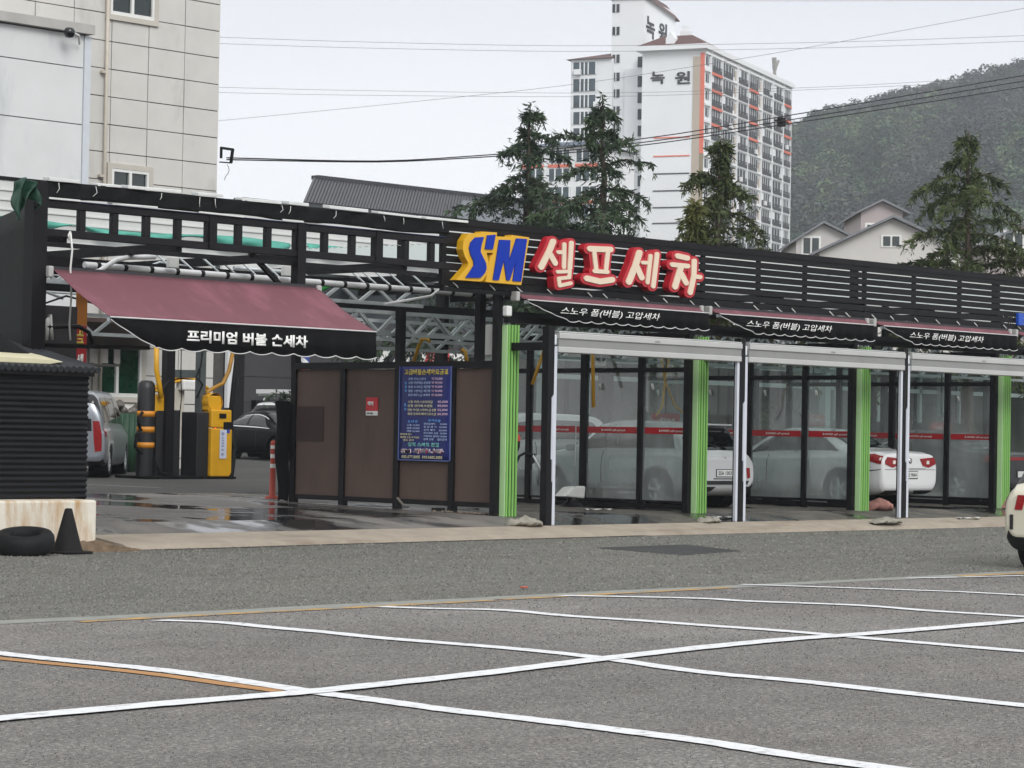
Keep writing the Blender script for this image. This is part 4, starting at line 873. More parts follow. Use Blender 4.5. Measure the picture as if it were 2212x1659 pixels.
def strokes(sts, r_add, v0, v1, name, m, par, step=.0012):
    mb = MB()
    for k, (pts, r) in enumerate(sts):
        r = r+r_add
        for j, (a, b) in enumerate(zip(pts[:-1], pts[1:])):
            d = np.array(b, float)-np.array(a, float); L_ = np.hypot(*d); d = d/L_; n = np.array([-d[1], d[0]]); ol = []
            a0 = math.atan2(d[1], d[0])
            for t in range(9): an_ = a0+math.pi/2+math.pi*t/8; ol.append(np.array(a)+r*np.array([math.cos(an_), math.sin(an_)]))
            for t in range(9): an_ = a0-math.pi/2+math.pi*t/8; ol.append(np.array(b)+r*np.array([math.cos(an_), math.sin(an_)]))
            q = [zp(*p) for p in ol]; vv = v1-step*(k*3+j); mb.prism([(p[0], v0, p[2]) for p in q], (0, vv-v0, 0))
    return mb.build(name, m, par)
HG = {'second red edged cream syllable 프 on the slatted screen': [([(1120, 240), (1268, 246)], 21), ([(1148, 258), (1163, 390)], 15), ([(1248, 260), (1234, 385)], 15), ([(1150, 402), (1242, 408)], 15), ([(1092, 455), (1190, 478), (1275, 465)], 21)],
      'first red edged cream syllable 셀 beside the blue initials': [([(852, 188), (825, 255), (765, 372)], 21), ([(832, 285), (866, 345)], 19), ([(888, 265), (922, 266)], 14), ([(930, 208), (927, 375)], 14), ([(980, 198), (968, 382)], 16), ([(880, 408), (966, 404), (962, 448), (886, 456), (892, 508), (972, 490)], 13)],
      'third red edged cream syllable 세 on the slatted screen': [([(1478, 270), (1452, 355), (1402, 480)], 22), ([(1460, 375), (1494, 450)], 20), ([(1500, 340), (1542, 342)], 13), ([(1556, 292), (1534, 485)], 14), ([(1602, 280), (1574, 512)], 16)],
      'last red edged cream syllable 차 at the right end of lettering': [([(1757, 292), (1826, 308)], 19), ([(1716, 355), (1828, 366)], 17), ([(1778, 370), (1735, 515)], 21), ([(1780, 425), (1814, 488)], 19), ([(1872, 330), (1868, 440), (1842, 558)], 18), ([(1868, 440), (1914, 446)], 15)]}
for lab, sts in HG.items():
    o_ = np.mean([zp(*p) for s_ in sts for p in s_[0]], 0); t = thing('sign_letter', lab, 'sign letter', o_, group='red edged cream syllables')
    strokes(sts, 20, -.06, -.19, 'red_rim', sgR, t); strokes(sts, 0, -.17, -.212, 'cream_face', sgC, t)

# ------------------------------------------------------------------ columns with green ribbed cladding
GRN = mat('green_cladding', '#7db55c', .38, 0, .08, 2, stain=(2.5, (.58, .8), '#a4cf8f', (1, 1, .3)))
gc0 = thing('green_column', 'green ribbed column beside the brown panel fence', 'column', (0, 0, .25), group='green ribbed columns between the wash bays')
MB().box((-.135, -.05, .01), (-.12, .1, 2.96)).build('side_sheet', mat('pale_green', '#b4dba0', .45, 0, .08, 2), gc0, local=True); m_ = MB()
for k in range(4):
    x = -.113+k*.066; m_.prism([(x, -.050, .01), (x+.006, -.066, .01), (x+.034, -.066, .01), (x+.040, -.050, .01)], (0, 0, 2.95))
m_.build('ribs', GRN, gc0, local=True); MB().box((-.12, -.048, .0), (.14, .09, 2.96)).build('core', BLK, gc0, local=True)
for k, lab in ((1, 'green ribbed column left of the silver hatchback'), (2, 'green ribbed column covering the side of the white sedan'), (3, 'rightmost green ribbed column beside the dark car'), ):
    copy_tree(gc0, (k*B, 0, .25), lab)

# ------------------------------------------------------------------ brown panel fence (side of first bay)
bf = thing('panel_fence', 'brown panel fence in a black frame beside the entrance', 'fence', (0, 2.6, .3))
BRN = mat('brown_panel', '#594840', .7, 0, .1, 2.2, .15, 60, stain=(1.3, (.55, .85), '#413430', (1, 1, .3)))
ps = [.19, 1.22, 2.49, 3.80, 5.04]
for a, b in zip(ps[:-1], ps[1:]): MB().box((-.02, a+.06, .46), (.012, b-.06, 2.545)).build('panel', BRN, bf)
for k, v in enumerate(ps): MB().box((-.06, v-.058, gz(v)-.03), (.05, v+.058, 2.55)).build('fence_post', BLK, bf)
MB().box((-.065, .12, 2.55), (.055, 5.1, 2.66)).build('top_rail', BLK, bf); fr_ = MB()
for a, b in zip(ps[:-1], ps[1:]): fr_.box((-.05, a+.058, .38), (.04, b-.058, .46))
fr_.build('bottom_rail', BLK, bf)
MB().box((-.032, 3.84+.45, 1.35), (-.024, 4.98, 1.93)).build('patch', mat('brown_patch', '#3c2a27', .75, 0, .1, 4), bf)
# black padded bundle hung on the fence end post
solo(MB().sheet(lambda u, v: (-.1+.17*math.cos(u*6.283)*(1-.45*v)+.03*math.sin(v*9), 5.22+.13*math.sin(u*6.283)*(1-.35*v), 2.0-1.65*v+.02*math.sin(u*14)), 16, 16), 'hose_cover', BLK2, 'black cloth bundle hanging on the rear end of the brown fence', 'cover')
# red notice
rn = thing('red_notice', 'small red and white notice on the brown fence', 'sign', (-.05, 3.3, 1.9)); c_ = onx(803, 877, -.03)
MB().box((-.036, c_[1]-.145, c_[2]-.08), (-.024, c_[1]+.135, c_[2]+.14)).build('red_plate', mat('notice_red', '#c01720', .4, 0, .05), rn); MB().box((-.035, c_[1]-.145, c_[2]-.155), (-.024, c_[1]+.135, c_[2]-.082)).build('white_plate', TXW, rn)
FY, FZ = np.array([0, -1., 0]), np.array([0, 0, 1.])
textmesh('notice_text', '택배', TXW, (-.038, c_[1]+.09, c_[2]), FY, FZ, .075, rn, .002, .03)
textmesh('notice_text', '전화 하세요', TXD, (-.037, c_[1]+.11, c_[2]-.135), FY, FZ, .03, rn, .002, .02)
# blue price banner
pb_ = thing('price_banner', 'dark blue price list banner tied to the brown fence', 'banner', (-.08, 1.85, 1.7))
cA, cB = onx(865, 795, -.07), onx(975, 797, -.07); zA, zB = onx(865, 992, -.07)[2], 2.58
NAVY = mat('banner_blue', '#16226b', .45, 0, .1, 3)
y0, y1 = cA[1], cB[1]; bw = y0-y1
MB().sheet(lambda u, v: (-.072-.006*math.sin(u*9)*math.sin(v*5), y0-bw*u, zB-(zB-zA)*v), 10, 14).build('cloth', NAVY, pb_, solid=.004)
MB().box((-.084, y1, zA-.014), (-.066, y0, zA)).box((-.084, y1-.012, zA), (-.066, y1, zB)).box((-.084, y0, zA), (-.066, y0+.012, zB)).build('hem', mat('banner_hem', '#5e6fa8', .5), pb_)
def bt(body, x0, x1, yt, yb, m, bold=.02):
    """text placed on the banner by its printed position (source zoom coordinates)"""
    X = lambda x: y0-bw*(x-128)/(905-128); Zf = lambda y: zB-(zB-zA)*(y-70)/(1548-70)
    textmesh('banner_text', body, m, (-.081, X(x0), Zf(yb)), FY, FZ, Zf(yt)-Zf(yb), pb_, .002, bold, X(x0)-X(x1))
tY = mat('txt_yellow', '#d8c25a', .5); tP = mat('txt_pink', '#d9b8d8', .5); tB = mat('txt_pale_blue', '#a9bde6', .5); tG = mat('txt_cream', '#cfc9a4', .5); tT = mat('txt_teal', '#7fc7c4', .5); tM = mat('txt_magenta', '#d2336a', .5); tC = mat('txt_skyblue', '#5fa2ea', .5)
bt('고급버블손세차요금표', 200, 868, 112, 205, tY, .03)
for i, (a, b, c) in enumerate((('경차.소형.스파크', '₩ 35,000', 268), ('중형', '', 330), ('대형', '', 395), ('승합', '', 460), ('특대', '', 525))):
    nm = ('경차 모닝.스파크', '소형 아반떼급 준중형', '중형 소나타급 세단형', '대형 그랜저급 세단형', '특대 에쿠스급 외제차')[i]; pr = ('₩ 35,000', '₩ 40,000', '₩ 45,000', '₩ 50,000', '₩ 60,000')[i]
    bt(nm, 262, 535 if i == 0 else 600, c-22, c+22, tB); bt(pr, 620, 782, c-22, c+22, tP)
for i, c in enumerate((632, 695, 760, 825)):
    bt(('소형 투싼.스포티지급', '중형 싼타페.쏘렌토', '대형 카니발.스타렉스급 승합', '특대 모하비.베라크루즈급')[i], 260, (640, 640, 695, 695)[i], c-22, c+22, tG); bt(('45,000', '50,000', '55,000', '60,000')[i], 715, 868, c-22, c+22, tP)
for ch, c in (('승', 330), ('용', 395), ('차', 460), ('R', 680), ('V', 755)): bt(ch, 208, 242, c-24, c+24, tC, .04)
bt('실 내 만', 262, 420, 925, 965, tC, .03); bt('추가시공', 575, 765, 905, 950, tC, .03)
for i, c in enumerate((1002, 1050, 1098)): bt(('소형 15,000', '중형 20,000', '대형 25,000')[i], 252, 448, c-18, c+18, tB)
for i, c in enumerate((980, 1028, 1078, 1126, 1174, 1222)): bt(('엔진룸세척      30,000', '철 분 제 거   20,000', '유막 제거    20,000', '하부세차 코팅  30,000', '가죽시트 클리닝 30,000', '광택 코팅     별도문의')[i], 510, 862, c-18, c+18, tB)
for i, c in enumerate((1148, 1196, 1240)): bt(('예약전화 필수', '애견털 오염 추가요금', '별도 문의')[i], (150, 150, 200)[i], (330, 445, 360)[i], c-16, c+16, tG)
bt('정직 스피드 친절', 270, 745, 1275, 1340, tT, .03); bt('SM 세차나라', 165, 820, 1368, 1455, mat('txt_white', '#e6d6e0', .5), .075); bt('SM 세차나라', 170, 815, 1374, 1450, tM, .01); bt('055.677.0005  010.5605.3005', 180, 800, 1482, 1530, tG, .02)

# ------------------------------------------------------------------ glass partitions
G1 = glassmat('sprayed_glass', '#dde9e7', '#e6eceb', .17, .42, .9, (.3, 2.5, 1.12, .45)); G2 = glassmat('clear_glass', '#dde9e5', '#9aa5a2', .08, .22, 1.4)
gp0 = thing('glass_partition', 'framed glass partition on the left of the silver hatchback', 'partition', (B, 0, .25), group='glass partitions between the wash bays')
vs = [.24, 1.31, 2.63, 3.96, 5.25]; d0 = MB(); zl, zm, zt = .20, 2.40, 2.98
for k, v in enumerate(vs): MB().box((-.05, v-.065 if k in (0, 2) else v-.05, .0), (.04, v+.065 if k in (0, 2) else v+.05, zt+.05)).build('mullion', BLK, gp0, local=True)
for (z0, z1, nm) in ((.05, .135, 'bottom_rail'), (.16, .20, 'bottom_rail'), (zm-.03, zm+.05, 'mid_rail'), (zt-.03, zt+.06, 'top_rail')):
    m_ = MB()
    for a, b in zip(vs[:-1], vs[1:]): m_.box((-.042, a+.066, z0), (.032, b-.066, z1))
    m_.build(nm, BLK, gp0, local=True)
for i, (a, b) in enumerate(zip(vs[:-1], vs[1:])):
    MB().quad((0, a, .2), (0, b, .2), (0, b, zm), (0, a, zm)).build('pane', G1, gp0, local=True); MB().quad((0, a, zm+.05), (0, b, zm+.05), (0, b, zt), (0, a, zt)).build('upper_pane', G2, gp0, local=True)
    s = MB().box((-.012, a+.09, 1.325), (-.006, b-.09, 1.435)).build('red_strip', REDS, gp0, local=True)
    textmesh('strip_text', 'B-HAND self carwash', TXW, (-.014, b-.42, 1.358), FY, FZ, .04, s, .001, .02, .55, local=True)
    MB().tube([(-.03, (a+b)/2+.28, 2.18), (-.03, (a+b)/2+.25, 2.08)], .022, 8).build('glass_clip', WHT, gp0, local=True)
copy_tree(gp0, (2*B, 0, .25), 'framed glass partition hiding the flank of the white sedan'); copy_tree(gp0, (3*B, 0, .25), 'framed glass partition in front of the dark car'); 

# ------------------------------------------------------------------ roller shutter frames in front of the bays
SIL = mat('silver_box', '#b9bab8', .4, .25, .05, 2); SILD = mat('silver_dark', '#8f908e', .45, .25, .08, 2); RAIL = mat('rail_white', '#c9cdd6', .3, .1, .05)
sf0 = thing('shutter_frame', 'roller shutter frame standing before the first open bay', 'shutter frame', (0, -.8, .155), group='silver roller shutter frames along the bays')
L_ = 4.40; x0 = .13
MB().box((x0, -.1, 2.63), (x0+L_, .14, 2.72)).box((x0, -.115, 2.84), (x0+L_, .14, 2.93)).box((x0, -.10, 2.93), (x0+L_, .12, 2.955)).build('housing', SIL, sf0, local=True, bevel=.012)
MB().box((x0+.005, -.09, 2.72), (x0+L_-.005, .13, 2.84)).build('housing_band', SILD, sf0, local=True)
MB().box((x0-.05, -.06, 2.74), (x0, .08, 2.90)).build('end_cap', mat('cap_white', '#d6dadf', .4), sf0, local=True, bevel=.02); MB().box((x0+L_, -.06, 2.74), (x0+L_+.03, .08, 2.90)).build('end_cap', MATS['cap_white'], sf0, local=True, bevel=.02)
MB().box((-.06, -.06, -.02), (.07, .07, 3.02)).build('black_post', BLK, sf0, local=True)
MB().box((.075, -.06, 0), (.135, -.01, 2.72)).build('guide_rail', RAIL, sf0, local=True); MB().box((x0+L_-.06, -.055, 0), (x0+L_-.005, -.005, 2.63)).build('guide_rail', RAIL, sf0, local=True)
MB().box((.02, -.075, 1.0), (.05, -.062, 1.95)).box((.045, -.08, .66), (.07, -.062, 1.98)).build('pull_rod', RAIL, sf0, local=True)
MB().box((-.05, .07, 2.66), (.06, .74, 2.78)).build('arm', BLK, sf0, local=True)
MB().obox((x0+L_*.5, -.116, 2.86), (.12, 0, 0), (0, .002, 0), (0, 0, .03)).build('maker_plate', SILD, sf0, local=True)
for k, lab in ((1, 'roller shutter frame standing before the silver hatchback'), (2, 'roller shutter frame standing before the white sedan'), (3, 'roller shutter frame at the right end before the dark car')): copy_tree(sf0, (k*4.60+.02, -.78, .155), lab)

# ------------------------------------------------------------------ awnings
AWR = mat('awning_red', '#6e424a', .8, 0, .07, 1.6, .12, 50, stain=(1.6, (.50, .80), '#8f5a68', (1, .5, .5))); AWB = mat('awning_black', '#0b0b0d', .85, 0, .25, 3, spec=.15); EDG = mat('white_edging', '#cfcfcf', .7)
def awning(label, u0, u1, vb, zb_, vf, zf, hval, cut, text, tx0, th_, tw_, nsc, amp, par_group=None):
    t = thing('awning', label, 'awning', ((u0+u1)/2, vb, zb_), group=par_group)
    sag = lambda a, b: -.03*math.sin(b*math.pi)
    MB().sheet(lambda a, b: (u0+(u1-u0)*a+.012*math.sin(b*9), vb+(vf-vb)*b, zb_+(zf-zb_)*b+sag(a, b)+(.010*math.sin(a*19+b*2)+.006*math.sin(a*47+1))*math.sin(b*2.6)), 60, 10).build('fabric', AWR, t, solid=.006)
    n = 160; top = []; bot = []
    for i in range(n+1):
        a = i/n; x = u0+(u1-u0)*a+.01; c = max(0, 1-(x-u0)/cut); hh = hval*(1-c**1.25)+.012
        zz = zf-.02-hh-(amp*abs(math.sin(a*math.pi*nsc)) if c < .05 else 0)
        yy = vf-.03+.02*math.sin(a*math.pi*nsc*2)*.5; top.append((x, vf-.025, zf-.015)); bot.append((x, yy-.015, zz))
    va = MB().add(top+bot, [(i, n+1+i, n+2+i, i+1) for i in range(n)], True).build('valance', AWB, t, solid=.005)
    MB().tube([tuple(np.array(b)+np.array([0, -.004, 0])) for b in bot], .007, 5).build('edging', EDG, va)
    MB().tube([(p[0], p[1]-.012, p[2]+.01) for p in top[::8]], .009, 5).build('piping', EDG, va)
    textmesh('valance_text', text, TXW, (tx0, vf-.056, zf-.015-hval*.80), (1, 0, 0), (0, 0, 1), th_, t, .003, .035 if hval > .3 else .004, tw_, 0 if hval > .3 else .25)
    MB().box((u0-.04, vb, zb_-.06), (u1+.04, vb+.1, zb_+.04)).build('cassette', mat('cassette', '#2c2a2e', .5), t)
    MB().box((u0+.02, vf-.01, zf-.06), (u1-.02, vf+.05, zf-.012)).build('front_bar', GALV, t)
    for u in (u0-.05, u1+.01): MB().box((u-.04, vb-.05, zb_-.11), (u+.04, vb+.1, zb_+.04)).build('bracket', mat('bracket_grey', '#a9a9a7', .5), t, bevel=.02)
    if vb-vf > .5:
        for u, s_ in ((u0+.5, 1), (u1-.5, -1)): MB().tube([(u, vb, zb_-.12), (u+s_*.35, (vb+vf)/2, (zb_+zf)/2-.16), (u+s_*.05, vf+.03, zf-.06)], .022, 8).build('folding_arm', WHT, t)
    return t
fA = onx(240, 687, -8.6); fB = onx(803, 712, -4.1)
tA, tB = ony(405, 735, -1.4), ony(666, 744, -1.4)
awning('large faded red awning spread over the hand wash entrance', -8.62, -4.08, -.12, 3.555, -1.33, 2.92, .33, .75, '프리미엄 버블 손세차', tA[0], .165, tB[0]-tA[0], 12, .035)
for k, lab in enumerate(('closed red awning with black valance under the blue initials', 'closed red awning with black valance left of the middle, above the silver hatchback', 'closed red awning with black valance above the white sedan and dark car', 'closed red awning with black valance cut off by the right edge')):
    u0 = k*4.62+.03; fv = -.27; a = ony((1210, 1612, 1965, 2400)[k], 690, fv-.05); b = ony((1425, 1797, 2125, 2500)[k], 700, fv-.05)
    awning(lab, u0, u0+4.34, -.12, 3.685, fv, 3.60, .245, .95, '스노우 폼(버블) 고압세차', a[0] if k < 3 else u0+1.1, .135, (b[0]-a[0]) if k < 3 else 2.3, 15, .03, 'closed awnings along the wash bays')
# ================================================================== VEHICLES
def pchip(xk, yk, x):
    xk = np.array(xk, float); yk = np.array(yk, float)
    if xk[0] > xk[-1]: xk = xk[::-1]; yk = yk[::-1]
    h = np.diff(xk); d = np.diff(yk)/h; m = np.zeros(len(xk)); m[0] = d[0]; m[-1] = d[-1]
    for i in range(1, len(xk)-1):
        if d[i-1]*d[i] > 0: w1, w2 = 2*h[i]+h[i-1], h[i]+2*h[i-1]; m[i] = (w1+w2)/(w1/d[i-1]+w2/d[i])
    x = np.clip(x, xk[0], xk[-1]); i = np.clip(np.searchsorted(xk, x)-1, 0, len(h)-1); t = (x-xk[i])/h[i]
    return (2*t**3-3*t**2+1)*yk[i]+(t**3-2*t**2+t)*h[i]*m[i]+(-2*t**3+3*t**2)*yk[i+1]+(t**3-t**2)*h[i]*m[i+1]
class Shell:
    """car skin S(x, s): x along the car (nose +), s 0 (sill centre) .. 1 (roof centre) on one side"""
    def __init__(s, st): s.st = np.array(st, float); s.x0, s.x1 = s.st[:, 0].min(), s.st[:, 0].max()
    def sec(s, x):
        zb, zs, ws, wm, zt, wt = [float(pchip(s.st[:, 0], s.st[:, j], np.array(x))) for j in range(1, 7)]
        P = [(0, zb), (wm*.82, zb), (wm*.955, zb+.07), (wm, zb+.3*(zs-zb)), (wm*1.0, zb+.62*(zs-zb)), (ws+(wm-ws)*.75, zs-.09*min(1, (zs-zb)/.6)), (ws, zs), (ws+(wt-ws)*.46+.012, zs+(zt-zs)*.5), (wt, zt-.11*min(1, (zt-zs)/.4)), (wt*.82, zt-.012), (0, zt)]
        return np.array(P)
    def p(s, x, u, off=0, side=1):
        def raw(x, u):
            P = s.sec(x); k = np.linspace(0, 1, len(P)); return np.array([x, float(pchip(k, P[:, 0], np.array(u))), float(pchip(k, P[:, 1], np.array(u)))])
        q = raw(x, u)
        if off:
            e = .012; x_ = np.clip(x, s.x0+e, s.x1-e); a = raw(x_+e, u)-raw(x_-e, u); b = raw(x, min(u+.015, 1))-raw(x, max(u-.015, 0)); n = np.cross(b, a); n /= np.linalg.norm(n)+1e-9
            if n[1] < 0 and u < .95: n = -n
            if u >= .8 and n[2] < 0: n = -n
            q = q+n*off
        q[1] *= side; return q
    def body(s, nx=64, nu=34):
        """quads of the closed body"""
        xs = np.linspace(s.x0, s.x1, nx); ks = s.st[:, 0]
        xs = np.unique(np.concatenate([xs, ks, (ks[1:]+ks[:-1])/2])); us = np.linspace(0, 1, nu); mb = MB(); vs = []
        for x in xs:
            P = s.sec(x); k = np.linspace(0, 1, len(P)); Y = pchip(k, P[:, 0], us); Zz = pchip(k, P[:, 1], us)
            ring = [(x, Y[i], Zz[i]) for i in range(nu)]+[(x, -Y[i], Zz[i]) for i in range(nu-2, 0, -1)]; vs += ring
        n = 2*nu-2; fs = [(i*n+k, i*n+(k+1) % n, (i+1)*n+(k+1) % n, (i+1)*n+k) for i in range(len(xs)-1) for k in range(n)]
        mb.add(vs, fs, True); mb.f += [tuple(range(n))[::-1], tuple(range((len(xs)-1)*n, len(xs)*n))]; mb.sm += [False]*2; return mb
    def patch(s, c, side=1, off=.006, n=9, m_=7):
        """skin patch bounded by 4 (x, u) corners, lifted off the body"""
        (a, b, cc, d) = [np.array(q, float) for q in c]
        def f(i, j): q = (a*(1-i)+b*i)*(1-j)+(d*(1-i)+cc*i)*j; return tuple(s.p(q[0], q[1], off, side))
        return MB().sheet(f, n, m_)
def wheel_parts(t, x, y, z, r, wid, side, rimm, spokes=5):
    c = (x, y, z); h = wid/2
    ty = MB().lathe([(r*.66, -h*.92), (r*.9, -h), (r*.985, -h*.78), (r, -h*.3), (r, h*.3), (r*.985, h*.78), (r*.9, h), (r*.66, h*.92)], c, 1, 30, True).build('wheel', RUB, t, local=True)
    rm = MB().lathe([(r*.66, h*side*.9), (r*.62, h*side*.55), (r*.6, -h*side*.5), (.001, -h*side*.4)], c, 1, 26)
    for k in range(spokes):
        a = 2*math.pi*k/spokes; d = np.array([math.cos(a), 0, math.sin(a)]); rm.bar(np.array(c)+np.array([0, side*h*.75, 0])+d*.03, np.array(c)+np.array([0, side*h*.82, 0])+d*r*.63, .06, .03, up=(0, 1, 0))
    rm.cyl(np.array(c)+np.array([0, side*h*.6, 0]), .06, side*.04, 12, axis=1); rm.build('rim', rimm, ty, local=True)
def car(name, label, cat, st, loc, az, paint, wb, r=.32, tw=.8, wid=.21, feats=(), rimm=None, sills=True, arch=.06):
    t = thing(name, label, cat, loc, az); S = Shell(st); bo = S.body().build('body', paint, t, local=True)
    cut = MB()
    for x in wb:
        for sd in (-1, 1): cut.cyl((x, sd*.52, r), r+arch, sd*.6, 26, axis=1)
    co = cut.build('cut', None, t, local=True); md = bo.modifiers.new('b', 'BOOLEAN'); md.operation = 'DIFFERENCE'; md.solver = 'EXACT'; md.object = co
    bpy.context.view_layer.update(); me = bpy.data.meshes.new_from_object(bo.evaluated_get(bpy.context.evaluated_depsgraph_get())); bo.modifiers.clear(); bo.data = me; me.name = 'body'; bpy.data.objects.remove(co)
    me.materials.clear(); me.materials.append(paint)
    for x in wb:
        for sd in (-1, 1):
            ln = MB(); ln.lathe([(r+arch-.004, sd*.50), (r+arch-.004, sd*(S.sec(x)[3][0]-.03))], (x, 0, r), 1, 26); ln.cyl((x, sd*.5, r), r+arch-.004, sd*.01, 26, axis=1); ln.build('wheel_liner', RUB, t, local=True)
    for x in wb:
        for sd in (-1, 1): wheel_parts(t, x, sd*tw, r, r, wid, sd, rimm or GALV)
    for f in feats:
        nm, m, corners, sides = f[:4]; off = f[4] if len(f) > 4 else .006
        for sd in sides: S.patch(corners, sd, off).build(nm, m, t, local=True)
    return t, S
SILV = mat('silver_car_paint', '#c3c5c7', .28, .25, .03, 1, coat=.5); WHC = mat('white_car_paint', '#d5d6d7', .28, 0, .02, 1, coat=.6); BLC = mat('black_car_paint', '#040405', .3, 0, .1, 1, coat=0, spec=.05); CRM = mat('cream_car_paint', '#c6c2b0', .3, 0, .03, 1, coat=.5); VAN = mat('van_silver', '#8f949b', .3, .5, .04, 1, coat=.5); DRK = mat('charcoal_car_paint', '#1a1d21', .25, .1, .06, 1, coat=.3); GREYC = mat('white_car_paint_dusty', '#bfc1c1', .35, 0, .04, 1, coat=.4)
BPL = mat('black_plastic', '#131416', .6, 0, .15, 8)
H_ST = [(-2.10, .42, .86, .72, .80, .90, .63), (-2.07, .34, .90, .755, .84, .96, .66), (-1.99, .27, .96, .775, .875, 1.02, .68), (-1.90, .23, 1.0, .79, .89, 1.13, .665), (-1.72, .21, 1.02, .81, .90, 1.46, .60), (-1.55, .2, 1.02, .82, .905, 1.545, .59), (-1.0, .2, 1.01, .84, .905, 1.59, .60), (-.2, .2, 1.0, .84, .905, 1.6, .61), (.3, .2, .985, .84, .905, 1.53, .61), (.85, .2, .965, .83, .90, 1.15, .66), (1.1, .2, .955, .82, .895, 1.05, .70), (1.6, .2, .89, .80, .88, .945, .70), (1.9, .23, .78, .74, .83, .83, .64), (2.02, .28, .66, .64, .74, .70, .52), (2.06, .36, .58, .55, .64, .62, .44)]
HF = [('rear_window', DKGL, ((-1.95, .70), (-1.70, .72), (-1.70, .9999), (-1.95, .9999)), (-1, 1)), ('side_window', DKGL, ((.62, .63), (-1.62, .63), (-1.42, .775), (.30, .775)), (-1, 1)), ('windscreen', DKGL, ((.86, .86), (.34, .84), (.34, .9999), (.86, .9999)), (-1, 1)),
      ('door_pillar', BPL, ((-.42, .625), (-.50, .625), (-.50, .78), (-.42, .78)), (-1, 1), .012),
      ('tail_light', LEDR, ((-2.02, .44), (-1.93, .40), (-1.95, .55), (-2.03, .52)), (-1, 1), .01), ('bumper_trim', BPL, ((-2.09, .03), (-1.80, .1), (-1.80, .22), (-2.09, .21)), (-1, 1), .008), ('sill_trim', BPL, ((-1.7, .12), (1.6, .12), (1.6, .23), (-1.7, .23)), (-1, 1), .004),
      ('headlight', LEDW, ((1.98, .56), (1.66, .57), (1.7, .66), (1.96, .68)), (-1, 1), .008), ('door_seam', BPL, ((.02, .25), (.0, .25), (.0, .61), (.02, .61)), (-1, 1), .002), ('door_seam', BPL, ((-.98, .30), (-1.0, .30), (-.95, .61), (-.93, .61)), (-1, 1), .002)]
hc = onx(1562, 1090, 6.75)
hv = 1.05
T, S = car('hatchback', 'silver white hatchback with spare black rear screen parked in the second bay', 'car', H_ST, (6.50, hv+2.1, gz(3)), math.pi/2, SILV, (-1.30, 1.24), .33, .78, .21, HF)
def tailpiece(t, name, m, x, poly, th=.014):
    """pair of pieces on the upright tail panel; poly: (y, z) outline on one side"""
    for sd in (-1, 1): MB().prism([(x, sd*y, z) for y, z in (poly if sd > 0 else poly[::-1])], (-th, 0, 0)).build(name, m, t, local=True)
T.scale = (1, 1, .95); T['label'] = 'silver hatchback seen from behind, parked in the second wash bay'
pr = lambda t: None
def ptext(t, x, z, txt, w_=.44):
    """number plate on the tail; reading direction runs from the car's left to its right when seen from behind"""
    pl = MB().box((x-.012, -w_/2, z-.06), (x, w_/2, z+.06)).build('number_plate', mat('plate_white', '#cfd2cf', .4, 0, .03), t, local=True)
    MB().box((x-.008, -w_/2-.014, z-.074), (x+.05, w_/2+.014, z+.074)).build('plate_frame', BPL, pl, local=True)
    if txt: textmesh('plate_text', txt, TXD, (x-.0125, w_/2-.035, z-.038), (0, -1, 0), (0, 0, 1), .076, pl, .001, .02, w_-.07, local=True)
tailpiece(T, 'tail_reflector', LEDR, -2.10, [(.60, .74), (.68, .74), (.70, .56), (.63, .54)]); tailpiece(T, 'bumper_trim', BPL, -2.10, [(.0, .50), (.66, .50), (.62, .43), (.0, .43)], .02)
ptext(T, -2.10, .64, '25A 1003')
MB().lathe([(.055, -2.085), (.062, -2.095), (.05, -2.10), (.02, -2.09), (.001, -2.09)], (0, 0, .90), 0, 20).build('badge', CHR, T, local=True)
MB().box((-1.80, -.55, 1.515), (-1.62, .55, 1.55)).build('spoiler', SILV, T, local=True, bevel=.012); MB().bar((-1.93, 0, 1.13), (-1.86, .42, 1.21), .014).build('rear_wiper', BPL, T, local=True)
MB().tube([(-1.5, 0, 1.57), (-1.75, 0, 1.78)], .008, 5).build('aerial', BPL, T, local=True)
MB().box((-2.115, -.30, .53), (-2.08, .30, .545)).build('bumper_step', BPL, T, local=True)
for sd in (-1, 1): MB().obox((.62, sd*.90, 1.0), (.12, 0, 0), (0, sd*.17, 0), (0, 0, .13)).build('wing_mirror', SILV, T, local=True, bevel=.03)
D_ST = [(-2.34, .42, .88, .74, .83, .95, .60), (-2.325, .33, .93, .765, .86, .995, .63), (-2.22, .26, .95, .78, .89, 1.02, .66), (-2.10, .23, .985, .80, .905, 1.045, .68), (-1.70, .2, .985, .82, .92, 1.065, .68), (-1.52, .2, .98, .83, .92, 1.09, .66), (-1.02, .2, .965, .84, .92, 1.33, .59), (-.55, .2, .95, .84, .92, 1.44, .57), (.0, .2, .94, .84, .92, 1.465, .58), (.42, .2, .93, .84, .92, 1.40, .59), (1.02, .2, .91, .83, .915, 1.07, .66), (1.3, .2, .9, .82, .91, .97, .70), (1.9, .2, .82, .79, .89, .86, .70), (2.2, .24, .72, .72, .83, .76, .60), (2.3, .3, .6, .6, .7, .64, .48), (2.33, .38, .54, .5, .6, .57, .4)]
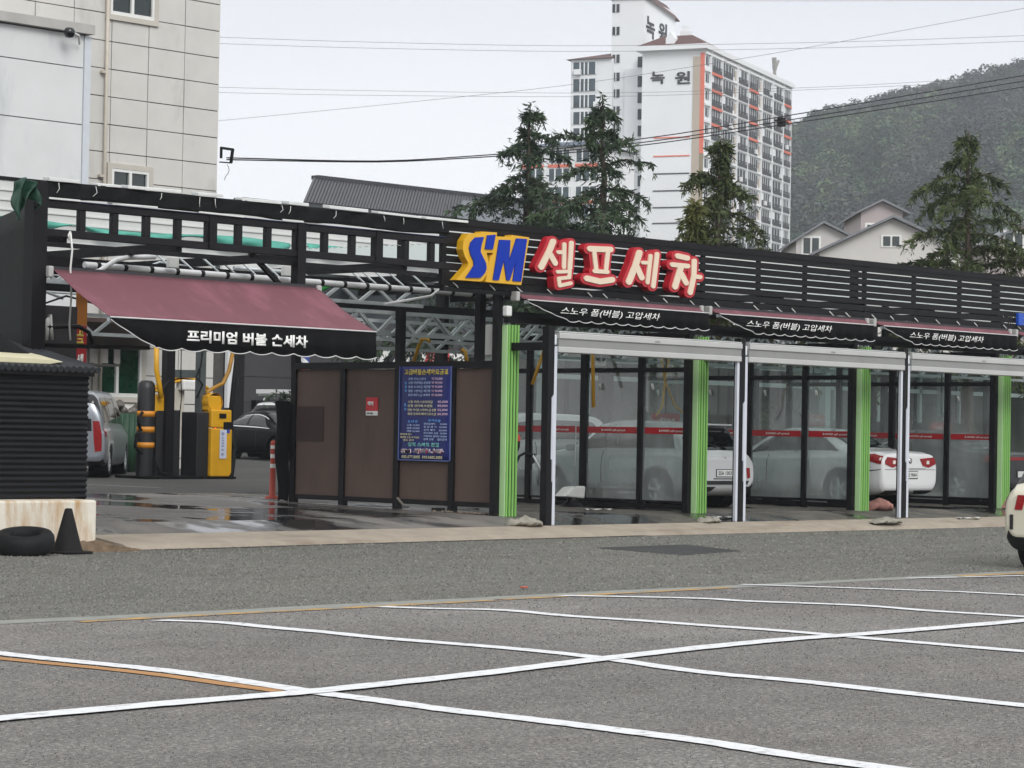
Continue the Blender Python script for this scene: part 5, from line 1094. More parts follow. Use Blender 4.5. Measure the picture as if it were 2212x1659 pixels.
DF = [('rear_window', DKGL, ((-1.50, .855), (-1.0, .84), (-1.0, .9999), (-1.50, .9999)), (-1, 1)), ('side_window', DKGL, ((.85, .63), (-1.28, .64), (-.85, .775), (.40, .775)), (-1, 1)), ('windscreen', DKGL, ((1.04, .86), (.46, .84), (.46, .9999), (1.04, .9999)), (-1, 1)), ('door_pillar', BPL, ((-.22, .625), (-.30, .625), (-.30, .78), (-.22, .78)), (-1, 1), .012),
      ('tail_light', LEDR, ((-2.30, .46), (-1.98, .47), (-2.02, .575), (-2.29, .60)), (-1, 1), .012), ('lamp_core', LEDW, ((-2.285, .505), (-2.25, .505), (-2.25, .55), (-2.285, .55)), (-1, 1), .02), ('bumper_seam', BPL, ((-2.30, .40), (-1.7, .36), (-1.7, .368), (-2.30, .408)), (-1, 1), .003), ('bumper_trim', BPL, ((-2.31, .02), (-2.1, .05), (-2.1, .1), (-2.31, .12)), (-1, 1), .006),
      ('headlight', LEDW, ((2.2, .56), (1.86, .57), (1.9, .66), (2.2, .68)), (-1, 1), .008), ('door_seam', BPL, ((.36, .22), (.34, .22), (.34, .61), (.36, .61)), (-1, 1), .002), ('door_seam', BPL, ((-.7, .22), (-.72, .22), (-.64, .61), (-.62, .61)), (-1, 1), .002)]
T, S = car('sedan', 'white sedan with red wraparound tail lights in the third wash bay', 'car', D_ST, (11.2, .45+2.32, gz(2.8)), math.pi/2, WHC, (-1.36, 1.34), .325, .80, .21, DF)
tailpiece(T, 'tail_light', LEDR, -2.34, [(.30, .90), (.73, .93), (.80, .86), (.80, .80), (.58, .735), (.40, .77)]); tailpiece(T, 'lamp_core', LEDW, -2.352, [(.50, .865), (.58, .865), (.58, .80), (.50, .80)]); tailpiece(T, 'bumper_seam', BPL, -2.341, [(.0, .70), (.80, .70), (.80, .692), (.0, .692)], .003)
ptext(T, -2.345, .60, '38모 9044'); MB().lathe([(.05, -2.30), (.055, -2.312), (.02, -2.315), (.001, -2.312)], (-.03, 0, .86), 0, 16).build('badge', CHR, T, local=True)
MB().box((-2.345, -.5, .715), (-2.30, .5, .722)).build('boot_seam', BPL, T, local=True)
T, S = car('sedan', 'dark charcoal sedan with a thin red tail lamp behind the rightmost glass', 'car', D_ST, (15.9, 1.0+2.32, gz(2.8)), math.pi/2, DRK, (-1.36, 1.34), .325, .80, .21, DF)
ptext(T, -2.345, .60, '')
LEDO = emat('lit_red_lamp', '#ff2414', 1.6)
MB().box((-2.352, -.66, .88), (-2.25, .62, .945)).build('light_bar', LEDR, T, local=True)
# white car further back behind the bays
p = ong(1330, 1035); T, S = car('hatchback', 'white car half hidden behind the silver hatchback and two layers of glass', 'car', H_ST, (9.0, 8.6, gz(8.6)), math.pi*.9, GREYC, (-1.30, 1.24), .33, .78, .21, HF)
# silver van at left
V_ST = [(-2.54, .45, 1.0, .84, .88, 1.30, .74), (-2.52, .36, 1.04, .87, .925, 1.50, .74), (-2.46, .3, 1.06, .88, .945, 1.68, .73), (-2.38, .26, 1.08, .88, .955, 1.82, .72), (-2.2, .24, 1.09, .89, .96, 1.91, .70), (-1.2, .22, 1.09, .9, .96, 1.94, .71), (.5, .22, 1.08, .9, .96, 1.93, .71), (1.0, .22, 1.06, .9, .96, 1.86, .70), (1.75, .22, 1.02, .88, .95, 1.22, .74), (2.1, .24, .92, .82, .92, 1.02, .7), (2.45, .3, .75, .72, .82, .82, .6), (2.52, .4, .62, .6, .7, .68, .5)]
VF = [('rear_window', DKGL, ((-2.475, .70), (-2.36, .80), (-2.36, .9999), (-2.475, .9999)), (-1, 1), .008), ('side_window', DKGL, ((1.4, .635), (-2.15, .635), (-2.12, .775), (1.0, .775)), (-1, 1)), ('door_pillar', VAN, ((.1, .62), (.0, .62), (.0, .78), (.1, .78)), (-1, 1), .012), ('door_pillar', VAN, ((-1.1, .62), (-1.18, .62), (-1.18, .78), (-1.1, .78)), (-1, 1), .012), ('tail_light', LEDR, ((-2.50, .46), (-2.36, .45), (-2.37, .60), (-2.475, .605)), (-1, 1), .012), ('windscreen', DKGL, ((1.72, .86), (1.05, .84), (1.05, .9999), (1.72, .9999)), (-1, 1)), ('bumper_trim', BPL, ((-2.515, .05), (-2.2, .1), (-2.2, .2), (-2.51, .2)), (-1, 1), .008)]
rr_ = ong(228, 1033); azv = math.radians(46.5)
fc = np.array([rr_[0], rr_[1]])+2.0*np.array([math.cos(azv), math.sin(azv)])+np.array([-math.sin(azv), math.cos(azv)])*.80
T, S = car('van', 'silver van with tall red tail lights beside the black shed', 'van', V_ST, (fc[0]-.06*RT[0], fc[1]-.06*RT[1], gz(fc[1])), azv, VAN, (-1.55, 1.55), .34, .82, .22, VF)
tailpiece(T, 'tail_light', LEDR, -2.54, [(.66, 1.24), (.80, 1.24), (.865, .95), (.865, .58), (.72, .56), (.69, .8)]); tailpiece(T, 'rear_window', DKGL, -2.54, [(0, 1.29), (.62, 1.29), (.64, 1.02), (0, 1.02)], .008)
T.scale = (.94, .94, .94); ptext(T, -2.55, .78, ''); MB().lathe([(.05, -2.505), (.055, -2.515), (.001, -2.515)], (0, -.3, 1.02), 0, 14).build('badge', CHR, T, local=True)
# black sedan seen from the side, with chrome window line
DF2 = DF+[('chrome_line', CHR, ((.95, .605), (-1.55, .615), (-1.55, .63), (.95, .62)), (-1, 1), .012), ('chrome_line', CHR, ((.62, .775), (-1.2, .772), (-1.2, .79), (.62, .793)), (-1, 1), .012), ('chrome_line', CHR, ((-1.2, .79), (-1.55, .63), (-1.62, .62), (-1.25, .80)), (-1, 1), .012)]
w0 = ong(491, 990); azs = math.radians(-97); fc = np.array([w0[0], w0[1]])+1.36*np.array([math.cos(azs), math.sin(azs)])+np.array([-math.sin(azs), math.cos(azs)])*.8
T, S = car('sedan', 'glossy black sedan with chrome window line beyond the yellow machine', 'car', D_ST, (fc[0], fc[1], gz(fc[1])), azs, BLC, (-1.36, 1.34), .325, .80, .21, DF2)
w0 = ong(398, 1000); azs = math.radians(58); fc = np.array([w0[0], w0[1]])+2.3*np.array([math.cos(azs), math.sin(azs)])
T, S = car('sedan', 'black car with glowing red tail lamp between the two vacuum posts', 'car', D_ST, (fc[0], fc[1], gz(fc[1])), azs, BLC, (-1.36, 1.34), .325, .80, .21, DF[:4]+[('tail_light', LEDO, ((-2.30, .50), (-2.1, .50), (-2.1, .56), (-2.30, .575)), (-1, 1), .012)]+DF[5:])
p = ony(590, 935, 33); T, S = car('suv', 'white car with a white roof rack behind the black sedan', 'car', H_ST, (p[0]+1.0, 33.0, gz(33)), math.radians(20), WHC, (-1.30, 1.24), .33, .78, .21, HF)
T.scale = (1, 1, 1.1)
rk = MB(); 
for sd in (-.5, .5): rk.tube([(-1.3, sd, 1.62), (-1.2, sd, 1.70), (.3, sd, 1.70), (.4, sd, 1.58)], .03, 8)
rk.box((-1.2, -.75, 1.74), (-.9, .75, 1.80)).box((-.1, -.75, 1.74), (.2, .75, 1.80)).box((-1.4, -.72, 1.80), (.5, .72, 1.92)); rk.build('roof_rack', WHC, T, local=True, bevel=.02)
# cream car nosing in at the right edge of the picture
azc = .10; c0 = ond(2186, 1130, 30.5); lx, ly = -2.09*math.cos(azc)-.74*math.sin(azc), -2.09*math.sin(azc)+.74*math.cos(azc)
T, S = car('suv', 'cream coloured car leaving past the right edge of the picture', 'car', H_ST, (c0[0]-lx, c0[1]-ly, 0), azc, CRM, (-1.30, 1.24), .34, .80, .22, HF)
tailpiece(T, 'tail_light', LEDR, -2.095, [(.55, .90), (.66, .90), (.70, .72), (.60, .72)]); tailpiece(T, 'bumper_reflector', BPL, -2.10, [(.72, .66), (.76, .66), (.76, .48), (.72, .48)]); ptext(T, -2.10, .62, '')

# ================================================================== YARD MACHINES
# vacuum station: two steel posts, black tower with yellow bands, yellow coin machine, swinging arms
pv = ong(328, 1034); zf = pv[2]; yv = pv[1]
def at(px, py, v=None): return ony(px, py, yv if v is None else v)
bt_ = thing('vacuum_tower', 'rounded black vacuum tower with three orange bands', 'vacuum', (pv[0], yv, zf))
a, b = at(306, 1030), at(344, 1030); cx, rr2 = (a[0]+b[0])/2, (b[0]-a[0])/2*.82; zt = at(322, 822)[2]
MB().lathe([(rr2, zf), (rr2*.98, zt-.18), (rr2*.9, zt-.06), (rr2*.6, zt), (.001, zt+.01)], (cx, yv+.2, 0), 2, 26).build('tank', mat('black_drum', '#17181b', .45, 0, .2, 3), bt_)
for py in (894, 928, 962): z_ = at(322, py)[2]; MB().lathe([(rr2*1.0, z_-.06), (rr2*1.012, z_-.06), (rr2*1.012, z_+.06), (rr2*1.0, z_+.06)], (cx, yv+.2, 0), 2, 26).build('orange_band', mat('orange_band', '#cc8420', .45, 0, .08), bt_)
MB().box((cx+.2, yv+.1, zf), (cx+.85, yv+.6, at(350, 885)[2])).build('cabinet', mat('black_cabinet', '#1b1b1e', .5, 0, .2, 3), bt_, bevel=.02)
MB().box((cx-.4, yv-.35, zf), (cx+1.15, yv+.7, zf+.06)).build('base_plate', BLK, bt_)
MB().tube([at(308, 890), at(299, 905), at(303, 930), at(306, 928), at(295, 938), at(292, 965), at(306, 980)], .035, 8).build('hose', RUB, bt_)
MB().tube([at(343, 850), at(355, 838), at(366, 820)], .03, 8).build('hose', RUB, bt_)
MB().tube([at(338, 735), at(338, 800), at(344, 830), at(348, 860)], .055, 8).build('yellow_arm', YEL, bt_); MB().obox(at(340, 892)+np.array([0, .1, 0]), (.45, 0, 0), (0, .3, 0), (.0, 0, .4)).build('yellow_housing', YEL, bt_, bevel=.05)
MB().tube([at(335, 995), at(345, 1020), at(385, 1030), at(415, 1028)], .03, 6).build('floor_hose', RUB, bt_)
gf = thing('vacuum_gantry', 'dark steel gantry of two posts over the vacuum tower', 'frame', at(400, 1030))
for px, w_, m in ((366, .22, BLK), (436, .15, mat('gantry_grey', '#4c5354', .5, .2))): q = at(px, 1030); MB().box((q[0]-w_/2, yv+.02, zf), (q[0]+w_/2, yv+.2, at(px, 600)[2])).build('post', m, gf)
MB().bar(at(372, 807)+np.array([0, .1, 0]), at(432, 808)+np.array([0, .1, 0]), .13, .17).build('crossbar', MATS['gantry_grey'], gf)
MB().tube([at(392, 740), at(391, 800), at(392, 860), at(388, 900)], .012, 5).tube([at(440, 745), at(434, 790), at(424, 815), at(438, 830), at(425, 860)], .02, 6).build('cable', RUB, gf)
ym = thing('coin_vacuum', 'yellow coin operated vacuum machine with a notice sheet', 'vacuum', at(455, 1035))
q0, q1 = at(437, 1037), at(482, 1037); z1 = at(455, 885)[2]; zs = at(455, 925)[2]
MB().box((q0[0], yv-.28, zf+.05), (q1[0], yv+.3, zs)).build('lower_door', YEL, ym, bevel=.025); MB().box((q0[0]+.01, yv-.27, zs+.012), (q1[0]-.01, yv+.3, z1)).build('control_head', YEL, ym, bevel=.03)
sd0 = at(411, 1037); MB().box((sd0[0], yv-.2, zf), (q0[0]-.01, yv+.35, at(420, 890)[2])).build('side_cabinet', MATS['black_cabinet'], ym, bevel=.02)
MB().box((q0[0]-.1, yv-.25, zf), (q1[0]+.15, yv+.4, zf+.05)).build('base', BLK, ym)
MB().lathe([(.20, -.2), (.20, .2), (.1, .24), (.001, .25)], (q0[0]+.16, yv, z1+.16), 1, 20).box((q0[0]-.02, yv-.18, z1-.02), (q0[0]+.34, yv+.2, z1+.30)).build('hose_reel', YEL, ym, bevel=.02)
MB().tube([at(446, 855), at(450, 845), at(462, 838), at(482, 828), at(495, 800), at(508, 735)], .045, 8).build('swing_arm', mat('ochre_arm', '#9a6f14', .5, 0, .2, 3), ym)
sh = MB().box((q0[0]+.22, yv-.30, at(455, 990)[2]), (q1[0]-.17, yv-.29, at(455, 928)[2])).build('notice_sheet', mat('paper', '#c3c8d8', .6, 0, .05, 3), ym)
for i, (a_, b_) in enumerate(((.80, .92), (.70, .74), (.60, .66), (.50, .56), (.40, .46), (.28, .33), (.1, .2))):
    z0_, z1_ = at(455, 990)[2], at(455, 928)[2]; textmesh('sheet_text', ('이용 안내', '1. 동전을 넣고', '2. 청소기 사용', '3. 노즐 걸기', '사용후 정리', '담배꽁초 금지', '감사합니다')[i], mat('ink_blue', '#5c6ea8', .6), (q0[0]+.26, yv-.302, z0_+(z1_-z0_)*a_), (1, 0, 0), (0, 0, 1), (z1_-z0_)*(b_-a_), sh, .001, .02, q1[0]-q0[0]-.5)
MB().box((q1[0]-.36, yv-.29, z1-.18), (q1[0]-.18, yv-.27, z1-.08)).box((q1[0]-.24, yv-.29, z1-.42), (q1[0]-.02, yv-.27, z1-.26)).build('coin_slot', BLK, ym); MB().box((q0[0]+.36, yv-.285, z1-.5), (q0[0]+.5, yv-.27, z1-.3)).build('blue_sticker', mat('sticker_blue', '#2a45a0', .4), ym)
MB().tube([at(489, 930)+np.array([0, -.1, 0]), at(497, 965)+np.array([0, -.15, 0]), at(488, 1015)+np.array([0, -.2, 0]), at(478, 1036)+np.array([0, -.3, 0])], .06, 8).tube([at(512, 770), at(505, 830), at(498, 900), at(500, 950), at(485, 975), at(482, 1010)], .055, 8).build('suction_hose', RUB, ym)
MB().lathe([(.25, -.02), (.28, 0), (.25, .02)], at(485, 975)+np.array([.05, 0, 0]), 1, 20, True).build('hose_hook', YEL, ym)
lp = thing('wall_vacuum', 'yellow lidded vacuum head mounted before the tiled wall', 'vacuum', at(395, 850, yv+4)); q = at(398, 848, yv+4)
MB().sheet(lambda u, v: tuple(q+np.array([-.75+1.5*u, .3*math.sin(v*3.14), .28*math.sin(u*3.14)+.1*v])), 14, 5).build('hood', YEL, lp, solid=.05); MB().box(q+np.array([-.1, -.1, .05]), q+np.array([.55, .2, .3])).build('motor', WHT, lp, bevel=.04); MB().box(q+np.array([-.3, .12, -1.1]), q+np.array([.1, .3, .1])).build('stand', mat('pale_stand', '#b8b2a6', .6), lp)
# red and white flexible bollard
bo0 = ong(588, 1077); bd = thing('lane_bollard', 'red and white flexible bollard at the rear end of the brown fence', 'bollard', bo0)
BR = mat('bollard_red', '#b0402c', .5, 0, .12, 4); hb = 1.0; zs = [0, .06, .46, .53, .60, .67, .74, .82, .9, .97]
MB().lathe([(.13, 0), (.12, .035), (.055, .06), (.05, .46), (.047, .53)], (0, 0, 0), 2, 18).build('post', BR, bd, local=True)
for a, b, m in ((.53, .60, TXW), (.60, .70, BR), (.70, .77, TXW), (.77, .86, BR), (.86, .92, TXW)): MB().lathe([(.046, a), (.046, b)], (0, 0, 0), 2, 18).build('band', m, bd, local=True)
MB().lathe([(.046, .92), (.045, .98), (.03, 1.0), (.001, 1.005)], (0, 0, 0), 2, 18).build('cap', BR, bd, local=True)
# green corrugated bin screen
gb = ony(276, 990, 19.2); solo(MB().sheet(lambda u, v: (gb[0]-.75+1.7*u, 19.2+.03*math.sin(u*70), gz(19.2)+1.35*v), 70, 2), 'green_sheet_screen', mat('green_sheet', '#22452f', .6, 0, .2, 2), 'green corrugated sheet screen behind the vacuum tower', 'screen', solid=.01)
rgx = random.Random(2); jk = MB()
for i in range(14): c = np.array([gb[0]-.6+.12*i, 19.5+rgx.uniform(-.1, .2), gz(19)+1.36+rgx.uniform(0, .18)]); jk.lathe([(.001, -.1), (rgx.uniform(.08, .16), 0), (.001, .11)], c, rgx.randrange(3), 8)
solo(jk, 'scrap_heap', mat('scrap_metal', '#6b6660', .5, .3, .5, 3), 'heap of metal scrap behind the green sheet screen', 'scrap heap')
# dark grey side building with pale panel and barber pole
dg = thing('grey_building', 'dark grey rendered building behind the fence', 'building', (17, 38, gz(38))); q0, q1 = ony(524, 800, 38), ony(624, 800, 38); zt = ony(580, 690, 38)[2]
DGM = mat('dark_render', '#3a393d', .8, 0, .1, 1.5, .1, 20); m_ = MB(); zz = gz(38)
while zz < zt: m_.box((q0[0], 38, zz), (q1[0]+14, 38.3, min(zz+.86, zt)-.02)); zz += .86
m_.build('wall', DGM, dg); MB().box((q0[0]+.02, 38.06, gz(38)), (q1[0]+13.9, 44, zt-.03)).build('wall_core', JOINT, dg)
MB().box((q0[0]-.5, 37.9, gz(38)), (q0[0], 38.4, zt+.4)).build('corner_post', BLK, dg); q2 = ony(505, 800, 37.7); q3 = ony(492, 800, 37.7)
MB().box((q3[0], 37.7, gz(38)+1.5), (q2[0], 37.85, zt+.6)).build('pale_panel', ANX, dg); MB().box((q0[0]+.4, 37.75, 2.2), (q0[0]+5, 38, 2.5)).build('ledge', BLK, dg)
bpx = ony(658, 765, 37.5); bp = thing('barber_pole', 'striped red white and blue barber pole above the fence', 'barber pole', bpx - np.array([0, 0, .8])); bm_ = bpy.data.materials.new('barber_stripes'); bm_.use_nodes = True; _n = bm_.node_tree.nodes; _l = bm_.node_tree.links.new
_c = _n.new('ShaderNodeTexCoord'); _s = _n.new('ShaderNodeSeparateXYZ'); _a = _n.new('ShaderNodeMath'); _a.operation = 'MULTIPLY_ADD'; _a.inputs[1].default_value = .75; _f = _n.new('ShaderNodeMath'); _f.operation = 'FRACT'; _r = _n.new('ShaderNodeValToRGB'); _r.color_ramp.interpolation = 'CONSTANT'
_r.color_ramp.elements[0].color = hexl('#c3202a'); _r.color_ramp.elements[1].position = .25; _r.color_ramp.elements[1].color = hexl('#dedede'); e = _r.color_ramp.elements.new(.5); e.color = hexl('#26418f'); e = _r.color_ramp.elements.new(.75); e.color = hexl('#dedede')
_m = _n.new('ShaderNodeMath'); _m.operation = 'MULTIPLY'; _m.inputs[1].default_value = .9; _l(_c.outputs['Object'], _s.inputs[0]); _l(_s.outputs['Z'], _m.inputs[0]); _l(_s.outputs['X'], _a.inputs[0]); _l(_m.outputs[0], _a.inputs[2]); _l(_a.outputs[0], _f.inputs[0]); _l(_f.outputs[0], _r.inputs[0]); _l(_r.outputs[0], _n['Principled BSDF'].inputs['Base Color'])
MB().lathe([(.17, .1), (.17, 1.5)], (0, 0, 0), 2, 18).build('cylinder', bm_, bp, local=True); MB().lathe([(.2, 1.5), (.2, 1.58), (.001, 1.66)], (0, 0, 0), 2, 18).build('top_cap', CHR, bp, local=True); MB().lathe([(.001, -.02), (.2, .02), (.2, .1)], (0, 0, 0), 2, 18).build('bottom_cap', CHR, bp, local=True)
# shop sign beyond the fence
q0, q1 = ony(808, 757, 26), ony(1003, 787, 26); shs = thing('shop_sign', 'white shop sign with black and red diamonds above the fence', 'sign', (q0[0], 26, q0[2]))
zt, zb2 = ony(905, 755, 26)[2], ony(905, 800, 26)[2]; MB().box((q0[0], 26, zb2-.2), (q1[0], 26.2, zt)).build('board', TXW, shs)
def dia(px, py, w_, h_, m): c = ony(px, py, 26); MB().prism([(c[0]-w_, 25.985, c[2]), (c[0], 25.985, c[2]-h_), (c[0]+w_, 25.985, c[2]), (c[0], 25.985, c[2]+h_)], (0, .01, 0)).build('diamond', m, shs)
sR = mat('shop_red', '#b51624', .5); dia(848, 766, .18, .2, TXD); dia(866, 765, .2, .22, sR); dia(838, 783, .22, .2, TXD); dia(866, 780, .2, .22, sR)
for px0, px1, tx, m in ((882, 908, '열린', TXD), (917, 970, '피마이', sR)):
    a_, b_ = ony(px0, 783, 26), ony(px1, 783, 26); textmesh('sign_text', tx, m, (a_[0], 25.99, zb2+.1), (1, 0, 0), (0, 0, 1), .55, shs, .01, .05, b_[0]-a_[0])
# dark fence closing the back of the bays, and a shelter behind
bw_ = thing('back_fence', 'long dark green panel fence closing the yard behind the wash bays', 'fence', (18, 11, gz(11)))
BKF = mat('back_panel', '#343b36', .8, 0, .4, .9, .2, 8); m_ = MB()
ux = ony(1094, 900, 11)[0]
for k in range(18): m_.box((ux+k*1.9, 11, gz(11)+.02), (ux+k*1.9+1.86, 11.05, gz(11)+3.0))
m_.build('panels', BKF, bw_); m_ = MB()
for k in range(19): m_.box((ux-.08+k*1.9, 10.94, gz(11)), (ux+.02+k*1.9, 11.04, gz(11)+3.05))
m_.build('uprights', BLK, bw_)
wl_ = thing('shelter_frame', 'pale green steel lattice frame behind the bays', 'frame', (14, 10.3, gz(10))); LAT = mat('lattice_paint', '#9fb0ab', .5, .1, .1)
m_ = MB()
for z_ in (2.75, 3.15, 3.6): m_.box((ux, 10.3, z_), (36, 10.38, z_+.1))
for k in range(16): m_.box((ux+k*1.8, 10.3, 2.0), (ux+.1+k*1.8, 10.38, 3.6))
m_.build('lattice', LAT, wl_)
m_ = MB()
for k in range(6): m_.box((ux+.3+k*5, 10.2, gz(10)), (ux+.5+k*5, 10.4, 3.7))
m_.build('stanchions', LAT, wl_)

# ================================================================== LEFT FOREGROUND
sd_ = thing('corrugated_shed', 'black corrugated metal shed beside the entrance', 'shed', (-9.6, -.4, .3)); xr = ony(190, 900, -1.2)[0]; zt0 = ony(100, 793, -1.2)[2]; zb0 = .30
CORR = mat('corrugated_black', '#16171b', .5, .1, .25, 2.5, spec=.25)
m_ = MB(); n_ = 27; h_ = (zt0-.05-zb0)/n_
prof = []
for k in range(n_*6+1): zz = zb0+k*h_/6; prof.append((-1.2-.016*math.cos(k*math.pi/3), zz))
m_.add([(-13.0, y, z) for y, z in prof]+[(xr, y, z) for y, z in prof], [(i, len(prof)+i, len(prof)+i+1, i+1) for i in range(len(prof)-1)], True)
m_.add([(xr, -1.2+(-.016*math.cos(k*math.pi/3)), zb0+k*h_/6) for k in range(n_*6+1)]+[(xr, .9, zb0+k*h_/6) for k in range(n_*6+1)], [(i, n_*6+1+i, n_*6+2+i, i+1) for i in range(n_*6)], True)
m_.build('wall', CORR, sd_)
m_ = MB(); 
for k in range(46): m_.tube([(xr+.05-k*.095, -1.33, zt0-.02), (xr+.05-k*.095, .9, zt0+.42)], .045, 6, True)
m_.build('roof', mat('roof_corr', '#22262a', .6, .1, .25, 2), sd_)
MB().box((-13, -1.28, zt0-.10), (xr+.03, -1.215, zt0-.045)).build('eaves', BLK, sd_)
q = ony(40, 782, -1.2); solo(MB().prism([(-12, -1.25, zt0+.04), (xr-.62, -1.25, zt0+.035), (xr-.42, -1.25, zt0+.07), (xr-.62, -1.25, zt0+.10), (-12, -1.25, zt0+.16)], (0, .5, .09)), 'plastic_board', mat('cream_plastic', '#c9c3a4', .5, 0, .08, 3), 'cream plastic board lying on the shed roof', 'board', bevel=.01)
solo(MB().sheet(lambda u, v: (-12+2.55*u+.05*math.sin(v*9), -.95+.7*v, zt0+.12+.2*v+.30*math.sin(min(1, v*1.6)*1.57)*(1-u**9)), 24, 10), 'sack', BLK2, 'black sack lying on the shed roof behind the cream board', 'sack', solid=.02)
# rusty white concrete barrier
RW = mat('rusty_white', '#d2cdc0', .85, 0, .06, 2, .35, 14, stain=(1.5, (.46, .70), '#a67d42', (2.6, 2.6, .45)))
x1 = ony(208, 1170, -1.62)[0]; zt1 = ony(208, 1080, -1.62)[2]
solo(MB().box((-13, -1.62, .02), (x1, -1.15, zt1)), 'concrete_barrier', RW, 'rust stained white concrete barrier below the black shed', 'barrier', bevel=.03)
# tyre and cone
c0 = onz(66, 1200, 0.0); R_ = .34
tyre = thing('old_tyre', 'old black tyre leaning flat by the white barrier', 'tyre', (c0[0], c0[1], 0))
ty = MB().lathe([(.20, .03), (.22, .0), (.36, .0), (.385, .05), (.39, .11), (.385, .19), (.35, .24), (.25, .25), (.205, .22), (.20, .14)], (0, 0, 0), 2, 40, True).build('casing', mat('tyre_rubber', '#121315', .7, 0, .3, 4, .3, 25, spec=.25), tyre, local=True)
tyre.rotation_euler = (math.radians(9), math.radians(-8), 0); tyre.location = (c0[0], c0[1]+.12, .055); tyre.scale = (.9, .9, .9)
c1 = onz(146, 1196, 0.0); cn = thing('traffic_cone', 'blackened tall traffic cone between the tyre and the kerb', 'cone', (c1[0], c1[1], 0)); zc = ony(150, 1098, c1[1])[2]
CN = mat('dirty_cone', '#111011', .75, 0, .4, 5, .2, 12, spec=.25); MB().lathe([(.20, .03), (.17, .06), (.045, zc-.01), (.03, zc), (.001, zc)], (0, 0, 0), 2, 26).build('cone', CN, cn, local=True); MB().box((-.22, -.22, 0), (.22, .22, .035)).build('base', CN, cn, local=True, bevel=.02)
# vertical banner left (orange over red)
q = ond(174, 690, 35.6); vb = thing('vertical_banner', 'narrow orange and red vertical banner beside the shed', 'banner', q); vv = q[1]
x0_, x1_ = ony(166, 650, vv)[0], ony(189, 650, vv)[0]
MB().box((x0_, vv, ony(176, 702, vv)[2]), (x1_, vv+.02, ony(176, 582, vv)[2])).build('orange_cloth', mat('banner_orange', '#b5701f', .6, 0, .12, 3), vb); MB().box((x0_-.02, vv, ony(176, 800, vv)[2]), (x1_, vv+.02, ony(176, 702, vv)[2]-.005)).build('red_cloth', mat('banner_red', '#a5161e', .6, 0, .12, 3), vb)
for ch, py, m in (('고', 727, tY), ('급', 752, tY), ('세', 786, TXW)): textmesh('banner_text', ch, m, (x0_+.01, vv-.003, ony(176, py, vv)[2]), (1, 0, 0), (0, 0, 1), .14, vb, .002, .05, .12)
# clutter between the post and the banner: black panel, spot lamp arm, drum
q0_, q1_ = ond(98, 600, 34.6), ond(150, 800, 34.6)
solo(MB().box((onz(96, 640, 2.9)[0] if False else q0_[0], q0_[1], .4), (q0_[0]+.55, q0_[1]+.08, 3.2)), 'black_board', mat('grey_board', '#2c2a2d', .6, 0, .2, 3), 'dark board standing inside the left canopy post', 'board')
vh = 1.2
la = thing('bracket_shelf', 'black bracket shelf reaching right from the left post', 'shelf', ony(140, 745, vh)); MB().bar(ony(96, 746, vh), ony(310, 752, vh), .3, .05).build('shelf_board', BLK, la)
MB().tube([ony(100, 706, vh), ony(170, 705, vh), ony(192, 718, vh), ony(202, 746, vh)], .03, 8).build('bent_pipe', BLK, la); MB().tube([ony(100, 735, vh), ony(103, 690, vh), ony(108, 680, vh), ony(112, 735, vh)], .03, 6).build('white_clamp', WHT, la)
wi = MB(); wi.tube([ony(152, 500, -.2), ony(156, 540, -.2), ony(152, 580, -.2), ony(154, 640, -.1), ony(150, 700, 0), ony(152, 735, 0)], .014, 6); wi.tube([ony(152, 500, -.2), ony(148, 508, -.2), ony(150, 518, -.2)], .014, 6)
solo(wi, 'white_cord', WHT, 'white cord hanging down beside the left end of the large awning', 'cord')

# ================================================================== SMALL THINGS IN THE BAYS
eb = thing('meter_box', 'grey meter box on the post left of the first green column', 'box', (-.25, .4, 3.1)); q = ony(1066, 735, .3)
MB().box((q[0]-.09, .2, q[2]-.24), (q[0]+.09, .4, q[2]+.24)).build('case', mat('grey_case', '#a9aaa5', .5, 0, .06), eb, bevel=.015); MB().box((q[0]-.07, .185, q[2]-.2), (q[0]+.07, .2, q[2]+.2)).build('lid', MATS['grey_case'], eb)
q = ony(1096, 672, -.12); solo(MB().box(q-np.array([.06, .05, .08]), q+np.array([.06, .05, .08])), 'wall_lamp', WHT, 'small white lamp box above the first green column', 'lamp box', bevel=.02)
def arm(label, base, pts, r=.03, m=YEL, group='yellow hose booms'): return solo(MB().tube(pts, r, 8), 'hose_boom', m, label, 'hose boom', group)
arm('bent yellow hose boom rising above the brown fence', None, [onx(893, 786, 1.2), onx(905, 745, 1.2), onx(912, 733, 1.2), onx(922, 732, 1.2), onx(928, 738, 1.2)])
arm('shorter yellow hose boom by the shop sign', None, [onx(1010, 786, 1.4), onx(1005, 760, 1.4), onx(1000, 755, 1.4), onx(997, 762, 1.4)], .03)
arm('yellow hose boom seen through the first glass', None, [(2.3, 2.6, 3.4), (2.32, 2.5, 2.9), (2.35, 2.4, 2.3), (2.5, 2.3, 2.0)], .025)
arm('slanting yellow hose boom nearest the first green column', None, [ony(1178, 750, 2.8), ony(1160, 800, 2.8), ony(1150, 830, 2.8)], .03)
arm('straight yellow hose boom in the first bay', None, [ony(1280, 745, 1.6), ony(1281, 800, 1.6), ony(1282, 880, 1.6)], .03)
for k, u in enumerate((7.2, 7.5)): arm(('left', 'right')[k]+' limb of the forked yellow hose boom above the silver hatchback', None, [(u, 3.2, 3.2), (7.35+(u-7.35)*.6, 3.2, 2.9), (7.35, 3.2, 2.55), (7.35+(u-7.35)*1.2, 3.1, 2.1), (7.35+(u-7.35)*3, 3.0, 1.9)], .02)
fan = thing('extractor_fan', 'white square fan unit hung behind the clear upper glass', 'fan', (5.6, 3.4, 3.0)); q = ony(1297, 767, 3.4)
